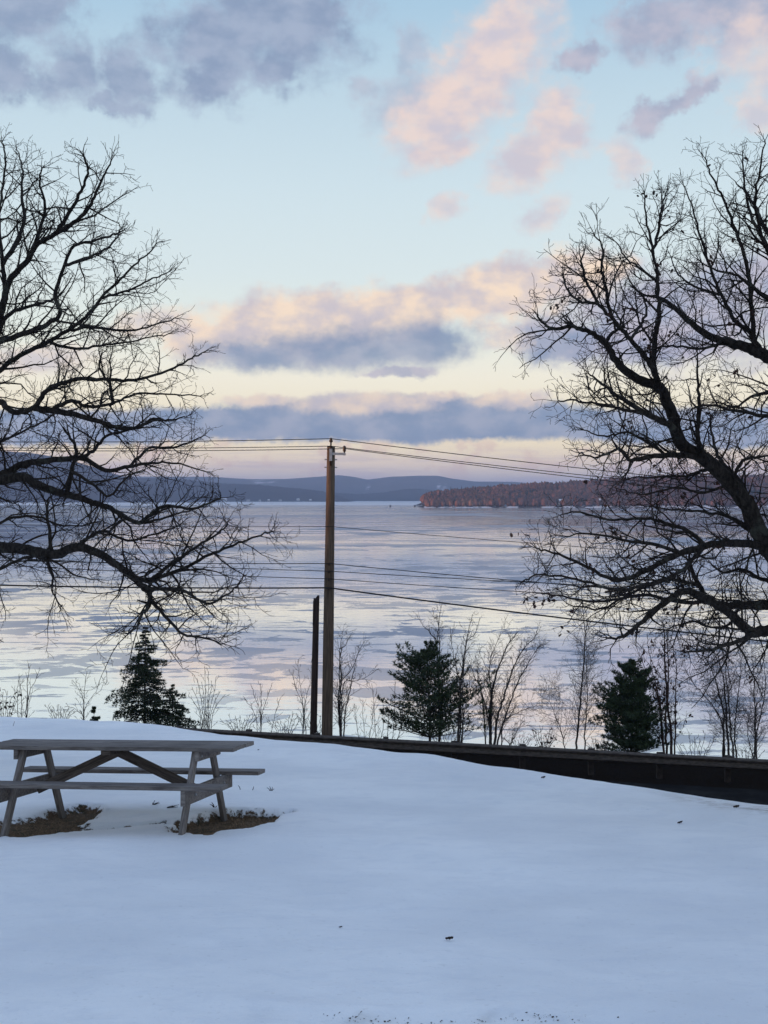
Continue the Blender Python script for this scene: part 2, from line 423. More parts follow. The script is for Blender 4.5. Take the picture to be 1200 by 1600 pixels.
def box_geo(sx, sy, sz, c=(0, 0, 0), bev=0.0):
    x, y, z = sx / 2, sy / 2, sz / 2
    if bev <= 0:
        v = [(i * x, j * y, k * z) for k in (-1, 1) for j in (-1, 1) for i in (-1, 1)]
        f = [(0, 2, 3, 1), (4, 5, 7, 6), (0, 1, 5, 4), (2, 6, 7, 3), (0, 4, 6, 2), (1, 3, 7, 5)]
    else:                                   # long edges (along x) chamfered
        b = bev
        prof = [(-y + b, -z), (y - b, -z), (y, -z + b), (y, z - b), (y - b, z), (-y + b, z), (-y, z - b), (-y, -z + b)]
        v = [(s * x, p, q) for s in (-1, 1) for p, q in prof]
        f = [(i, (i + 1) % 8, 8 + (i + 1) % 8, 8 + i) for i in range(8)] + [tuple(range(7, -1, -1)), tuple(range(8, 16))]
    v = [(a + c[0], b_ + c[1], d + c[2]) for a, b_, d in v]
    return v, f
def box(name, size, loc, m, parent=None, rot=(0, 0, 0), bev=0.0):
    v, f = box_geo(*size, bev=bev)
    o = mesh_obj(name, v, f, m, parent); o.location = loc; o.rotation_euler = rot
    return o
def joined(name, geos, m, parent=None, smooth=False):
    V, Fc = [], []
    for v, f in geos:
        n = len(V); V += list(v); Fc += [tuple(i + n for i in q) for q in f]
    return mesh_obj(name, V, Fc, m, parent, smooth)

class Tubes:
    """many tapered tubes gathered into one mesh, vectorised"""
    def __init__(s, sides=4): s.k = sides; s.p = []; s.r = []; s.len = []
    def add(s, pts, rad):
        if len(pts) < 2: return
        s.p.append(np.asarray([tuple(q) for q in pts], dtype=np.float64)); s.r.append(np.asarray(rad, dtype=np.float64)); s.len.append(len(pts))
    def geo(s):
        Pn = np.concatenate(s.p); Rn = np.concatenate(s.r); L = np.asarray(s.len)
        st = np.concatenate([[0], np.cumsum(L)[:-1]]); en = st + L - 1
        idx = np.arange(len(Pn)); nxt = idx + 1; prv = idx - 1
        nxt[en] = en; prv[st] = st
        T = Pn[nxt] - Pn[prv]; T /= np.maximum(np.linalg.norm(T, axis=1, keepdims=True), 1e-9)
        mean = Pn[en] - Pn[st]; ax = np.argmin(np.abs(mean), axis=1); ref = np.eye(3)[ax]
        ref = np.repeat(ref, L, axis=0)
        A = np.cross(T, ref); A /= np.maximum(np.linalg.norm(A, axis=1, keepdims=True), 1e-9)
        B = np.cross(T, A)
        k = s.k; ang = np.arange(k) * 2 * math.pi / k
        V = Pn[:, None, :] + Rn[:, None, None] * (A[:, None, :] * np.cos(ang)[None, :, None] + B[:, None, :] * np.sin(ang)[None, :, None])
        V = V.reshape(-1, 3)
        seg = idx[idx != np.repeat(en, L)]
        j = np.arange(k); j2 = (j + 1) % k
        Fq = np.stack([seg[:, None] * k + j, (seg[:, None] + 1) * k + j, (seg[:, None] + 1) * k + j2, seg[:, None] * k + j2], axis=2).reshape(-1, 4)
        return V, Fq
    def build(s, name, m, parent=None, smooth=True):
        if not s.p: return None
        V, Fq = s.geo()
        return mesh_obj(name, V, Fq, m, parent, smooth)

# ------------------------------------------------------------------ ground heights
CR = [(-16, 29), (-7.0, 27.8), (-4.5, 25.9), (-2.6, 23.4), (-1.0, 22.1), (0, 21.5), (.87, 19.9), (1.6, 18.8), (2.3, 17.7), (2.9, 16.6), (3.46, 15.7), (4.0, 15.0), (6, 13.6), (12, 12)]
_cx = np.array([a for a, _ in CR]); _cy = np.array([b for _, b in CR])
def crest(x):
    return (np.interp(x - .7, _cx, _cy) + np.interp(x, _cx, _cy) + np.interp(x + .7, _cx, _cy)) / 3 - .55
def zroad(x): return -7.37 - .0545 * x
def zplane(y): return -(2.05 + .08 * y)
def lawn_z(x, y):
    x = np.asarray(x, float); y = np.asarray(y, float)
    c = crest(x); s = y - c; wd = .45
    spl = wd * np.logaddexp(0, s / wd)
    k = np.maximum((zplane(30.8) - zroad(x)) / (30.8 - c), .05)
    return zplane(y) - k * spl
def G(px, py):
    """where the line of sight meets the lawn's plane"""
    a, b = ray(px, py)
    d = 2.05 / (-b - .08)
    return np.array([a * d, d])
# hollows: (centre px, half axes m, angle)
def ell(px, py, ax, ay, ang): return (*G(px, py), ax, ay, ang)
HOLLOWS = [ell(30, 1285, .60, .58, 0), ell(98, 1272, .32, .68, -.25), ell(178, 1287, .42, .10, 0), ell(352, 1284, .42, .72, -.45), ell(400, 1276, .24, .42, -.7), ell(300, 1297, .22, .20, 0), ell(-40, 1290, .5, .4, 0)]
def bare_mask(x, y):
    d = np.full(np.shape(x), 9.0)
    for cx, cy, ax, ay, an in HOLLOWS:
        u = (x - cx) * math.cos(an) + (y - cy) * math.sin(an); v = -(x - cx) * math.sin(an) + (y - cy) * math.cos(an)
        d = np.minimum(d, np.hypot(u / ax, v / ay))
    x_ = np.atleast_1d(np.asarray(x, float)); y_ = np.atleast_1d(np.asarray(y, float))
    near = np.abs(np.reshape(d, x_.shape) - .9) < 1.2
    w_ = np.zeros(x_.shape); w_[near] = vnoise(x_[near], y_[near], 4.0, 6.1) * .30 + vnoise(x_[near], y_[near], 11.0, 2.1) * .16
    return np.clip(1.45 - (d + w_.reshape(np.shape(x))), 0, 1.2)
def vnoise(x, y, s, seed=0.0):
    out = np.empty(x.size); xf = x.ravel(); yf = y.ravel()
    for i in range(x.size): out[i] = noise.noise((xf[i] * s + seed, yf[i] * s, seed))
    return out.reshape(x.shape)

def grid_obj(name, xs, ys, zf, m, attrs=None):
    X, Y = np.meshgrid(xs, ys)
    Z = zf(X, Y)
    V = np.stack([X, Y, Z], -1).reshape(-1, 3)
    nx, ny = len(xs), len(ys)
    i, j = np.meshgrid(np.arange(nx - 1), np.arange(ny - 1))
    a = (j * nx + i).ravel()
    Fq = np.stack([a, a + 1, a + nx + 1, a + nx], 1)
    at = {k: f(X, Y).ravel() for k, f in (attrs or {}).items()}
    return mesh_obj(name, V, Fq, m, None, True, at)

def seg(a, b, st): return list(np.arange(a, b - 1e-6, st))
xs = seg(-14, -5, .12) + seg(-5, -.6, .03) + seg(-.6, 14, .12) + [14]
ys = seg(4.5, 11.6, .09) + seg(11.6, 15.2, .03) + seg(15.2, 30.9, .12) + [30.9]
def lawn_full(X, Y):
    Z = lawn_z(X, Y)
    b = bare_mask(X, Y)
    nb = vnoise(X, Y, 1.0, 3.3) * .035 + vnoise(X, Y, .35, 8.1) * .08 + vnoise(X, Y, 4.0, 1.2) * .006
    sm = np.clip((b - .30) / .35, 0, 1); sm = sm * sm * (3 - 2 * sm)
    Z = Z + nb * (1 - .6 * sm) - .085 * sm
    # faint old track running along the crest
    c = crest(X) - 2.0
    Z = Z - .022 * np.exp(-((Y - c) / .16) ** 2) * (X > -3) + .018 * np.exp(-((Y - c + .4) / .25) ** 2) * (X > -3)
    # snow slumped from the building's foundation
    e = np.clip((6.92 + .04 * np.sin(X * 6) - Y) / .12, 0, 1) * np.exp(-((X - .25) / 1.0) ** 4)
    return Z - .05 * e
def dirt_f(X, Y):
    d = np.clip((X - 2.9) / .9, 0, 1) * np.exp(-((Y - crest(X) + .75 + .25 * vnoise(X, Y, 2.5, 4.4)) / .5) ** 2) * .95
    nx = vnoise(X, Y, 5.0, 9.9)
    d2 = np.exp(-((Y - 6.79 - .05 * nx) / .03) ** 2) * np.exp(-((X - .25) / .8) ** 4) * 1.0
    return np.clip(d + d2, 0, 1)
lawn = grid_obj('snowy_lawn', np.array(xs), np.array(ys), lawn_full, M_SNOW, {'bare': bare_mask, 'dirt': dirt_f})
tag(lawn, kind='structure')

def coarse_z(X, Y):
    Z = lawn_z(X, np.minimum(Y, 30.8))
    road = zroad(np.clip(X, -200, 200))
    Z = np.where(Y > 30, road - .35, Z - .45)
    Z = np.where(Y > 38.6, road - .35 - .27 * (Y - 38.6), Z)
    Z = np.where(Y < 3, np.minimum(Z, zplane(3) - .45) + .02 * (3 - Y).clip(0, 200), Z)
    # unseen ridge added on the left, shaped to keep sun off the yard
    prof = np.interp(Y, [-3000, -700, -120, -45, -14, 4, 22, 60], [40, 52, 50, 34, 10.4, 9.5, -4, -14])
    up = np.exp(-((X + 262) / 70) ** 2)
    Z = np.where(X < -90, Z + (prof - Z) * up, Z)
    return np.maximum(Z, -18)
gx_ = [-3000, -2200, -1500, -1000, -700, -520] + seg(-420, -90, 12) + seg(-90, -30, 6) + seg(-30, 30, 1.5) + seg(30, 90, 6) + seg(90, 400, 20) + [400, 700, 1200, 2000, 3000]
gy_ = [-3000, -2000, -1200, -700, -400, -250, -160] + seg(-120, 0, 6) + seg(0, 96, 1.5) + [96]
tag(grid_obj('ground', np.array(gx_, float), np.array(gy_, float), coarse_z, M_BANK), kind='structure')

# road and the bank beyond it
xr = np.array(seg(-60, 60, 2) + [60])
yr = np.array([29.9, 30.2, 30.9, 32, 34, 36, 37.3, 37.6])
def road_z(X, Y): return zroad(X) + .02 * np.exp(-((Y - 34) / 3) ** 2) + np.where(Y < 30.3, -.12, 0) + np.where(Y > 37.4, -.12, 0)
tag(grid_obj('road', xr, yr, road_z, M_ROAD), kind='structure')
def bank_z(X, Y):
    n = vnoise(X, Y, .5, 5.5) * .22 + vnoise(X, Y, 2.0, 2.5) * .05
    base_ = zroad(X) - .03 - .07 * np.clip(Y - 39.2, 0, 3.6) - .31 * np.clip(Y - 42.8, 0, 99) + .16 * np.clip((X - 7.5) / 3, 0, 1) * np.clip((Y - 40) / 2, 0, 1)
    return base_ + n * np.clip((Y - 38.4) / 1.5, 0, 1) * np.clip(.4 + (Y - 42) / 4, .4, 1)
tag(grid_obj('lake_bank', np.array(seg(-34, 34, .4) + [34]), np.array(seg(37.4, 70, .4) + [70]), bank_z, M_BANK), kind='structure')
LAKE_Z = -14.0
lk = mesh_obj('lake', [(-15000, 52, LAKE_Z), (15000, 52, LAKE_Z), (15000, 15500, LAKE_Z), (-15000, 15500, LAKE_Z)], [(0, 1, 2, 3)], M_LAKE)
tag(lk, kind='structure')
def bz(x, y): return float(bank_z(np.array([[float(x)]]), np.array([[float(y)]]))[0, 0])

# ------------------------------------------------------------------ far hills
def ridge(name, D, prof, depth, m, label=None, rough=0.0, step=None, seed=1.0, clear=None, back=None):
    """prof: photo silhouette (px, py) -> real heights at distance D; a hill with a sloping face in front and behind"""
    pxs = [p[0] for p in prof]; pys = [p[1] for p in prof]
    x0, x1 = (pxs[0] - 600) / F * D, (pxs[-1] - 600) / F * D
    n = int((x1 - x0) / (step or D / 500)) + 1
    X = np.linspace(x0, x1, n)
    hz = np.interp(X / D * F + 600, pxs, pys)
    top = (HY - hz) / F * D - LAKE_Z
    T = np.linspace(0, 1, 12); rows = []
    yb = D - depth; bk = back or depth
    ts = [(-1, 0)]; 
    Ys, fr = [], []
    for t_ in np.linspace(0, 1, 11): Ys.append(yb + t_ * depth); fr.append(math.sin(t_ * math.pi / 2) ** .8)
    for t_ in np.linspace(.15, 1, 6): Ys.append(D + t_ * bk); fr.append(math.cos(t_ * math.pi / 2))
    V, cl = [], []
    for yy, f_ in zip(Ys, fr):
        for k, x in enumerate(X):
            xx = x
            nz = noise.fractal((xx / depth * 3 + seed, yy / depth * 3, seed), 1.0, 2.0, 4)
            h = top[k] * f_ * (1 + .12 * nz * (1 - f_) * 2)
            h += rough * noise.noise((xx / (depth * .02) + seed, yy / depth * 7, 1.0)) * (1 if f_ > .5 else .4)
            V.append((xx, yy, LAKE_Z - 1.0 + max(h, 0) + (1.0 if f_ > 0 else 0)))
            c = 0.0
            for (ca, cb, crx, cry) in (clear or []):
                pz = (V[-1][2]) / V[-1][1] * F; ppx = xx / V[-1][1] * F + 600; ppy = HY - pz
                c = max(c, 1.2 - math.hypot((ppx - ca) / crx, (ppy - cb) / cry))
            cl.append(max(0, min(1, c)))
    nx, ny = n, len(Ys)
    i, j = np.meshgrid(np.arange(nx - 1), np.arange(ny - 1)); a = (j * nx + i).ravel()
    Fq = np.stack([a, a + 1, a + nx + 1, a + nx], 1)
    o = mesh_obj(name, V, Fq, m, None, True, {'clearing': cl})
    return tag(o, kind='structure')
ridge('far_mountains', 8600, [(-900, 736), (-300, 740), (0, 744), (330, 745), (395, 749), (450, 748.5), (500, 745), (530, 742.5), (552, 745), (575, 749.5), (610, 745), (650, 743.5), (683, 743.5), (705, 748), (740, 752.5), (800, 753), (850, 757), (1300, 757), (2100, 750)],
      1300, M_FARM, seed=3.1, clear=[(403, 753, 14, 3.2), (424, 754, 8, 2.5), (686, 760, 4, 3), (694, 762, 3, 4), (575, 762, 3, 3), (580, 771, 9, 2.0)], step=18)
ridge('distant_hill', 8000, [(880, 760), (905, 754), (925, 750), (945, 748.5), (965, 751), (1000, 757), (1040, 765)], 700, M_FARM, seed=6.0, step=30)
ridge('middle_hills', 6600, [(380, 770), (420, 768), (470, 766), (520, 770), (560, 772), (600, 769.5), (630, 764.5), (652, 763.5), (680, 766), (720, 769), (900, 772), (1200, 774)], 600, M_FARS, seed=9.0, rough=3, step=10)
ridge('left_shore_hills', 5450, [(-3200, 716), (-1500, 714), (-600, 716), (-200, 745), (100, 748), (200, 747), (262, 747), (315, 752), (360, 756), (405, 757.5), (450, 762), (480, 764.5), (505, 768), (530, 775), (545, 781), (552, 784)],  # left hills extended unseen beyond the frame to shade the far shore
      420, M_FARS, seed=2.0, rough=4, step=7, clear=[(240, 780, 60, 2.0), (350, 780, 30, 1.5)])
ridge('left_mountain', 4700, [(-2400, 690), (-900, 686), (-300, 690), (-60, 702), (20, 706), (60, 709), (112, 720), (161, 735), (200, 747), (240, 758), (290, 774), (310, 784)], 500, M_FARS, seed=4.4, rough=4, step=7, back=500)

# ---- the wooded peninsula on the right
PD_ = 2000.0
pen = [(655, 793), (664, 787), (675, 781), (700, 775), (750, 772), (800, 767), (850, 763), (900, 762), (950, 757), (1000, 754), (1050, 750), (1100, 748), (1200, 750), (1500, 742), (2200, 735), (3600, 740)]
ppx = [p[0] for p in pen]; ppy = [p[1] for p in pen]
def pen_h(px): return max(0.0, (793 - float(np.interp(px, ppx, ppy))) / F * PD_)
def pen_surface(x, y):
    px = x / PD_ * F + 600; h = pen_h(px)
    t_ = (y - 1985) / 230.0
    if t_ < 0: return LAKE_Z - 1
    f_ = min(1, t_) ** .8 if t_ < 1 else max(0, 1 - (t_ - 1) / 1.6)
    return LAKE_Z + .6 + (h * f_)
X = np.arange(58, 2800, 14.0); Yp = np.array(list(np.arange(1975, 2240, 16)) + [2300, 2400, 2500, 2590])
V = [(x, y, pen_surface(x, y)) for y in Yp for x in X]
i, j = np.meshgrid(np.arange(len(X) - 1), np.arange(len(Yp) - 1)); a = (j * len(X) + i).ravel()
cl = [1.0 if y < 2010 else 0 for y in Yp for x in X]
tag(mesh_obj('peninsula', V, np.stack([a, a + 1, a + len(X) + 1, a + len(X)], 1), M_SHORE, None, True, {'clearing': cl}), kind='structure')
# crowns: leafless hardwoods as ragged upright clumps, some dark pines among them
def wood_mass(name, n, xr_, yr_, surf, hr, seed, m, px_conifer=.10):
    r_ = np.random.RandomState(seed)
    ico_v = [(0, 0, -1), (.72, -.52, -.45), (-.28, -.85, -.45), (-.89, 0, -.45), (-.28, .85, -.45), (.72, .52, -.45), (.28, -.85, .45), (-.72, -.52, .45), (-.72, .52, .45), (.28, .85, .45), (.89, 0, .45), (0, 0, 1)]
    ico_f = [(0, 1, 2), (1, 0, 5), (0, 2, 3), (0, 3, 4), (0, 4, 5), (1, 5, 10), (2, 1, 6), (3, 2, 7), (4, 3, 8), (5, 4, 9), (1, 10, 6), (2, 6, 7), (3, 7, 8), (4, 8, 9), (5, 9, 10), (6, 10, 11), (7, 6, 11), (8, 7, 11), (9, 8, 11), (10, 9, 11)]
    iv = np.array(ico_v); iff = np.array(ico_f)
    VV, FF, TT = [], [], []; c = 0
    for _ in range(n):
        x = r_.uniform(*xr_); y = yr_[0] + (yr_[1] - yr_[0]) * r_.rand() ** 1.3
        z = surf(x, y)
        if z < LAKE_Z + .55: continue
        con = r_.rand() < px_conifer
        H = r_.uniform(*hr) * (1.15 if con else 1); rad = H * (r_.uniform(.16, .24) if con else r_.uniform(.28, .42))
        v = iv * np.array([rad, rad, H * .52])
        if con: v[:, :2] *= (1.15 - (iv[:, 2:3] + 1) * .5)
        v = v * (1 + r_.uniform(-.28, .28, (12, 1)))
        v += np.array([x, y, z + H * .45])
        VV.append(v); FF.append(iff + c); c += 12
        TT += [r_.uniform(0, .1) if con else (.5 + .5 * noise.noise((x * .012, y * .03, 1.0)) + r_.uniform(-.18, .2))] * 12
    o = mesh_obj(name, np.concatenate(VV), np.concatenate(FF), m, None, False, {'tone': np.clip(TT, 0, 1)})
    return o
pw = wood_mass('peninsula_woods', 17000, (62, 1300), (1990, 2290), pen_surface, (6, 12.5), 5, M_CROWN, .16)
tag(pw, 'reddish brown leafless woods in sun on the right peninsula', 'woods', kind='stuff')

# small buildings on the shores
def house(loc, wdt, dep, hgt, rot, wallm, roofm, label, group=None):
    t = empty('house', loc, (0, 0, rot)); tag(t, label, 'house', group)
    v, f = box_geo(wdt, dep, hgt, (0, 0, hgt / 2 - 1)); mesh_obj('wall', v, f, wallm, t)
    rh = hgt * .5; o = .4; z0 = hgt - 1
    V = [(-wdt/2-o, -dep/2-o, z0), (wdt/2+o, -dep/2-o, z0), (wdt/2+o, dep/2+o, z0), (-wdt/2-o, dep/2+o, z0), (-wdt/2-o, 0, z0+rh), (wdt/2+o, 0, z0+rh)]
    mesh_obj('roof', V, [(0, 1, 5, 4), (2, 3, 4, 5), (0, 4, 3), (1, 2, 5), (0, 3, 2, 1)], roofm, t)
    nw = max(2, int(wdt / 3.2))
    for k in range(nw):
        box('window', (1.3, .12, 1.5), (-wdt/2 + wdt * (k + .5) / nw, -dep/2 - .05, hgt * .45), M_PANE, t)
    return t
def shore(px, d, up=0):
    a, _ = ray(px, 780)
    return (a * d, d, LAKE_Z + .6 + up)
house(shore(944, 1998, 1.5), 15, 9, 8, R(-25), M_TAN, M_ROOF, 'large sunlit tan house at the water on the wooded peninsula, behind the right oak')
for k, (px, up, ww, wm, lb) in enumerate([(866, 2.5, 9, M_TAN, 'small sunlit tan cottage, lowest of the row on the peninsula shore'), (878, 5.5, 11, M_WHITE, 'wide pale cottage in the middle of the peninsula row'),
                                     (889, 5.0, 8, M_TAN, 'tan cottage at the right end of the peninsula cottage row'), (855, 1.5, 8, M_WHITE, 'white cottage at the left end of the peninsula cottage row'),
                                     (743, 1.2, 6, M_WHITE, 'tiny white boathouse at the waterline left on the peninsula'), (725, 2.2, 7, M_TAN, 'small tan cabin among trees near the peninsula tip')]):
    house(shore(px, 1996, up - 1), ww, 7, 5.5, R(-20 + 9 * k), wm, M_ROOF, lb)
fl = [(204, 8), (262, 10), (300, 9), (307, 12), (318, 9), (350, 22), (388, 14), (406, 8), (420, 9), (438, 12), (466, 12), (485, 9), (170, 8), (148, 7)]
ORD = 'first second third fourth fifth sixth seventh eighth ninth tenth eleventh twelfth last'.split()
for k, (px, s) in enumerate(fl):
    house(shore(px, 5025, .5 + 3 * rng.random()), s * .85, s * .6, s * .36 + 1.5, R(rng.uniform(-40, 40)), M_GREYW, M_ROOF if k % 3 else M_DROOF,
          'white house with a pale roof, largest on the far left shore' if s == 22 else 'small pale house on the far left shore, %s from the left' % ORD[sorted(q for q, z in fl if z != 22).index(px)], None if s == 22 else 'pale houses along the far left shore')

# fishing shelters far out on the ice
for px, lb in ((610, 'dark fishing hut standing alone far out on the ice'), (648, 'dark fishing hut on the ice nearest the peninsula tip')):
    a, _ = ray(px, 790)
    t = empty('fishing_hut', (a * 2150, 2150, LAKE_Z)); tag(t, lb, 'hut')
    v, f = box_geo(2.6, 2.4, 2.2, (0, 0, 1.1)); mesh_obj('wall', v, f, M_DROOF, t)
    v = [(-1.5, -1.4, 2.2), (1.5, -1.4, 2.2), (1.5, 1.4, 2.2), (-1.5, 1.4, 2.2), (-1.5, 0, 2.9), (1.5, 0, 2.9)]
    mesh_obj('roof', v, [(0, 1, 5, 4), (2, 3, 4, 5), (0, 4, 3), (1, 2, 5), (0, 3, 2, 1)], M_DROOF, t)

# ------------------------------------------------------------------ guardrail
gr = empty('guardrail', (0, 38.0, float(zroad(0)))); tag(gr, 'weathered brown steel guardrail running along the road above the lake', 'guardrail')
slope = math.atan(.0545)
prof = [(-.005, -.155), (-.045, -.13), (-.08, -.105), (-.08, -.075), (-.02, -.045), (0, 0), (-.02, .045), (-.08, .075), (-.08, .105), (-.045, .13), (-.005, .155)]
def wbeam(L):
    V, Fc = [], []
    full = prof + [(y + .012, z * .985) for y, z in reversed(prof)]
    k = len(full)
    for x in (-L / 2, L / 2): V += [(x, y, z) for y, z in full]
    Fc = [(i, i + k, (i + 1) % k + k, (i + 1) % k) for i in range(k)]
    n = len(prof)
    for i in range(n - 1):
        Fc += [(i, i + 1, k - 2 - i, k - 1 - i), (k + i, 2 * k - 1 - i, 2 * k - 2 - i, k + i + 1)]
    return V, Fc
v, f = wbeam(3.83); first = mesh_obj('rail_panel', v, f, M_STEEL, gr); me_r = first.data
v, f = box_geo(.15, .15, 1.7, (0, 0, -.15)); post0 = mesh_obj('post', v, f, M_STEELD, gr)
v, f = box_geo(.15, .19, .34, (0, 0, 0)); blk0 = mesh_obj('block', v, f, M_STEELD, gr)
def cp(o, parent):
    c = o.copy(); C.objects.link(c); c.parent = parent; return c
RAIL_H = .56
n = 0
for k in range(-6, 7):
    x = k * 3.81 + 1.0
    o = first if k == -6 else cp(first, gr)
    o.location = (x, 0 + (.006 if k % 2 else 0), -.0545 * x + RAIL_H); o.rotation_euler = (rng.uniform(-.02, .02), slope, 0)
for k in range(-12, 14):
    x = k * 1.905 + 1.0 - .95
    o = post0 if k == -12 else cp(post0, gr)
    o.location = (x, .26, -.0545 * x + rng.uniform(-.02, .03)); o.rotation_euler = (rng.uniform(-.03, .03), rng.uniform(-.02, .02), 0)
    o = blk0 if k == -12 else cp(blk0, gr)
    o.location = (x, .095, -.0545 * x + RAIL_H)

# ------------------------------------------------------------------ utility pole, stub and wires
def lathe(prof_, k=14):
    V = []; n_ = len(prof_)
    for r_, z in prof_: V += [(r_ * math.cos(2 * math.pi * i / k), r_ * math.sin(2 * math.pi * i / k), z) for i in range(k)]
    Fc = [(a * k + i, a * k + (i + 1) % k, (a + 1) * k + (i + 1) % k, (a + 1) * k + i) for a in range(n_ - 1) for i in range(k)]
    Fc += [tuple(range(k - 1, -1, -1)), tuple((n_ - 1) * k + i for i in range(k))]
    return V, Fc
POLE_D = 38.7
top = P(517.3, 697, POLE_D); bot = P(511, 1150, POLE_D)
lean = (top - bot).normalized()
gz = bz(bot.x, POLE_D)
base_pt = bot + lean * ((gz - bot.z) / lean.z)
plen = (top - base_pt).length
def make_pole(loc, rot, label):
    up = empty('utility_pole', loc); up.rotation_euler = rot; tag(up, label, 'utility pole')
    V, Fc = lathe([(.158, -1.0), (.156, .3), (.150, plen * .4), (.128, plen * .75), (.112, plen - .02), (.10, plen)])
    mesh_obj('pole_shaft', V, Fc, M_POLE, up, True)
    V, Fc = lathe([(.022, -.55), (.022, .10), (.05, .11), (.055, .15), (.035, .17), (.05, .19), (.02, .23)], 8)
    o = mesh_obj('top_insulator', V, Fc, M_PORC, up, True); o.location = (.0, -.115, plen + .0)
    arm = empty('side_bracket', (0, 0, 0)); bpy.data.objects.remove(arm)
    br = joined('side_bracket', [box_geo(.42, .05, .07, (.21, -.13, plen - .22)), box_geo(.08, .06, .34, (.0, -.13, plen - .25))], M_GALV, up)
    V, Fc = lathe([(.02, -.08), (.02, .02), (.055, .04), (.035, .07), (.055, .10), (.035, .13), (.05, .16), (.02, .19)], 8)
    o = mesh_obj('side_insulator', V, Fc, M_PORC, up, True); o.location = (.38, -.13, plen - .18)
    for z_ in (plen - .38, plen - .60):
        o = box('bolt', (.36, .03, .03), (0, 0, z_), M_GALV, up)
    for py in (881, 893, 905, 919):
        z_ = (HY - py) / F * POLE_D - base_pt.z
        o = box('cable_clamp', (.05, .09, .07), (.0, -.165, z_), M_STEELD, up)
    return up
rotq = lean.to_track_quat('Z', 'Y').to_euler()
make_pole(base_pt, (math.asin(-lean.y), math.asin(lean.x), 0), 'tall wooden utility pole with a small bracket at its top, carrying wires')
st_t = P(494.5, 933, 38.9); st_b = P(489.5, 1150, 38.9); ln = (st_t - st_b).normalized()
g2 = bz(st_b.x, 38.9); sb = st_b + ln * ((g2 - st_b.z) / ln.z)
o = empty('cut_off_pole', sb, (0, math.asin(ln.x), 0)); tag(o, 'short dark cut-off old pole standing left of the tall utility pole', 'pole')
Ls = (st_t - sb).length
V, Fc = lathe([(.105, -.8), (.100, .2), (.094, Ls * .5), (.084, Ls)], 10)
V[-10:] = [(x, y, z + .05 * (1 if x > 0 else -.6)) for x, y, z in V[-10:]]
mesh_obj('stub_shaft', V, Fc, M_STUB, o, False)
box('splice_strap', (.03, .03, .7), (-.075, -.06, Ls - .45), M_STUB, o)
# poles outside the picture that carry the wires on
LP = (-42.0, 40.5); RP = (38.5, 37.5)
make_pole((LP[0], LP[1], bz(-34, 40.5) + .45), (0, 0, 0), 'wooden utility pole outside the picture to the left')
make_pole((RP[0], RP[1], float(zroad(38)) - 1.2), (0, 0, 0), 'wooden utility pole outside the picture to the right')
# each wire: row at the pole, row of a point left (px 0..200) and right, thickness
WIRES = [
    ('top power line from the insulator above the pole, highest of the wires', 685.5, (150, 690), (1000, 742), .011, 0, -.13),
    ('power line on the front side of the pole top, just under the highest wire', 697, (150, 700), (900, 741.5), .010, 0, -.13),
    ('power line from the side bracket insulator, lowest of the three top wires', 701, (150, 704), (900, 746), .010, .38, -.13),
    ('single thin wire crossing the middle of the lake view alone', 822.5, (250, 823), (850, 850), .008, 0, -.17),
    ('cable just above its close neighbour, highest of the lower four', 880.5, (0, 877), (820, 908), .011, 0, -.17),
    ('cable second from the top of the lower four', 892.5, (250, 884), (850, 910.5), .010, 0, -.17),
    ('cable just above the thick black one', 904.5, (250, 896), (850, 926), .010, 0, -.17),
    ('thick black communication cable, lowest on the utility pole', 918.5, (0, 916), (1200, 1001), .021, 0, -.19)]
for lb, y0, (lx, ly), (rx, ry), rad, ox, oy in WIRES:
    x0 = (base_pt + lean * (((HY - y0) / F * POLE_D - base_pt.z) / lean.z)).x + ox
    z0 = (HY - y0) / F * (POLE_D + oy)
    tb = Tubes(6)
    pts = []
    Dl = POLE_D + oy
    def zz(t_, a_, b_): return z0 + a_ * t_ + b_ * t_ * t_
    for side, (qx, qy), X1, Y1 in ((-1, (lx, ly), LP[0], LP[1]), (1, (rx, ry), RP[0], RP[1])):
        T_ = abs(X1 - x0); tq = abs((qx - 600) / F * Dl - x0)
        zq = (HY - qy) / F * Dl
        b_ = .0016 if side < 0 else .0012
        a_ = ((zq - z0) - b_ * tq * tq) / tq
        q = []
        for k in range(41):
            t_ = T_ * (k / 40) ** 1.2
            q.append((x0 + side * t_, Dl + (Y1 - POLE_D) * t_ / T_, zz(t_, a_, b_)))
        pts = (list(reversed(q))[:-1] if side < 0 else []) + (pts if side > 0 else []) + ([] if side < 0 else q)
    tb.add(pts, [rad] * len(pts))
    o = tb.build('overhead_wire', M_CABLE); tag(o, lb, 'wire', 'overhead wires on the utility pole')

# ------------------------------------------------------------------ picnic table
tb_ = empty('picnic_table', (-2.549, 13.154, float(lawn_z(-2.549, 13.154)) - .005)); tb_.rotation_euler = Matrix.Identity(3).to_euler()
Rm = Matrix.Rotation(-.184, 3, 'Z') @ Matrix.Rotation(-.024, 3, 'Y') @ Matrix.Rotation(-.082, 3, 'X')
tb_.rotation_euler = Rm.to_euler()
tag(tb_, 'weathered grey wooden picnic table with attached benches standing in the snow', 'picnic table')
L = 2.50; T = .75; th = .038
for k in range(5):
    yk = (k - 2) * .1445
    box('tabletop_plank', (L + rng.uniform(-.012, .012), .138, th), (rng.uniform(-.006, .006), yk, T - th / 2 + rng.uniform(-.002, .002)), M_WOOD, tb_, (rng.uniform(-.01, .01), 0, rng.uniform(-.0015, .0015)), .004)
BH = .44
for s in (-1, 1):
    box('bench_plank', (L, .25, th), (0, s * .625, BH - th / 2), M_WOOD, tb_, (0, 0, rng.uniform(-.002, .002)), .005)
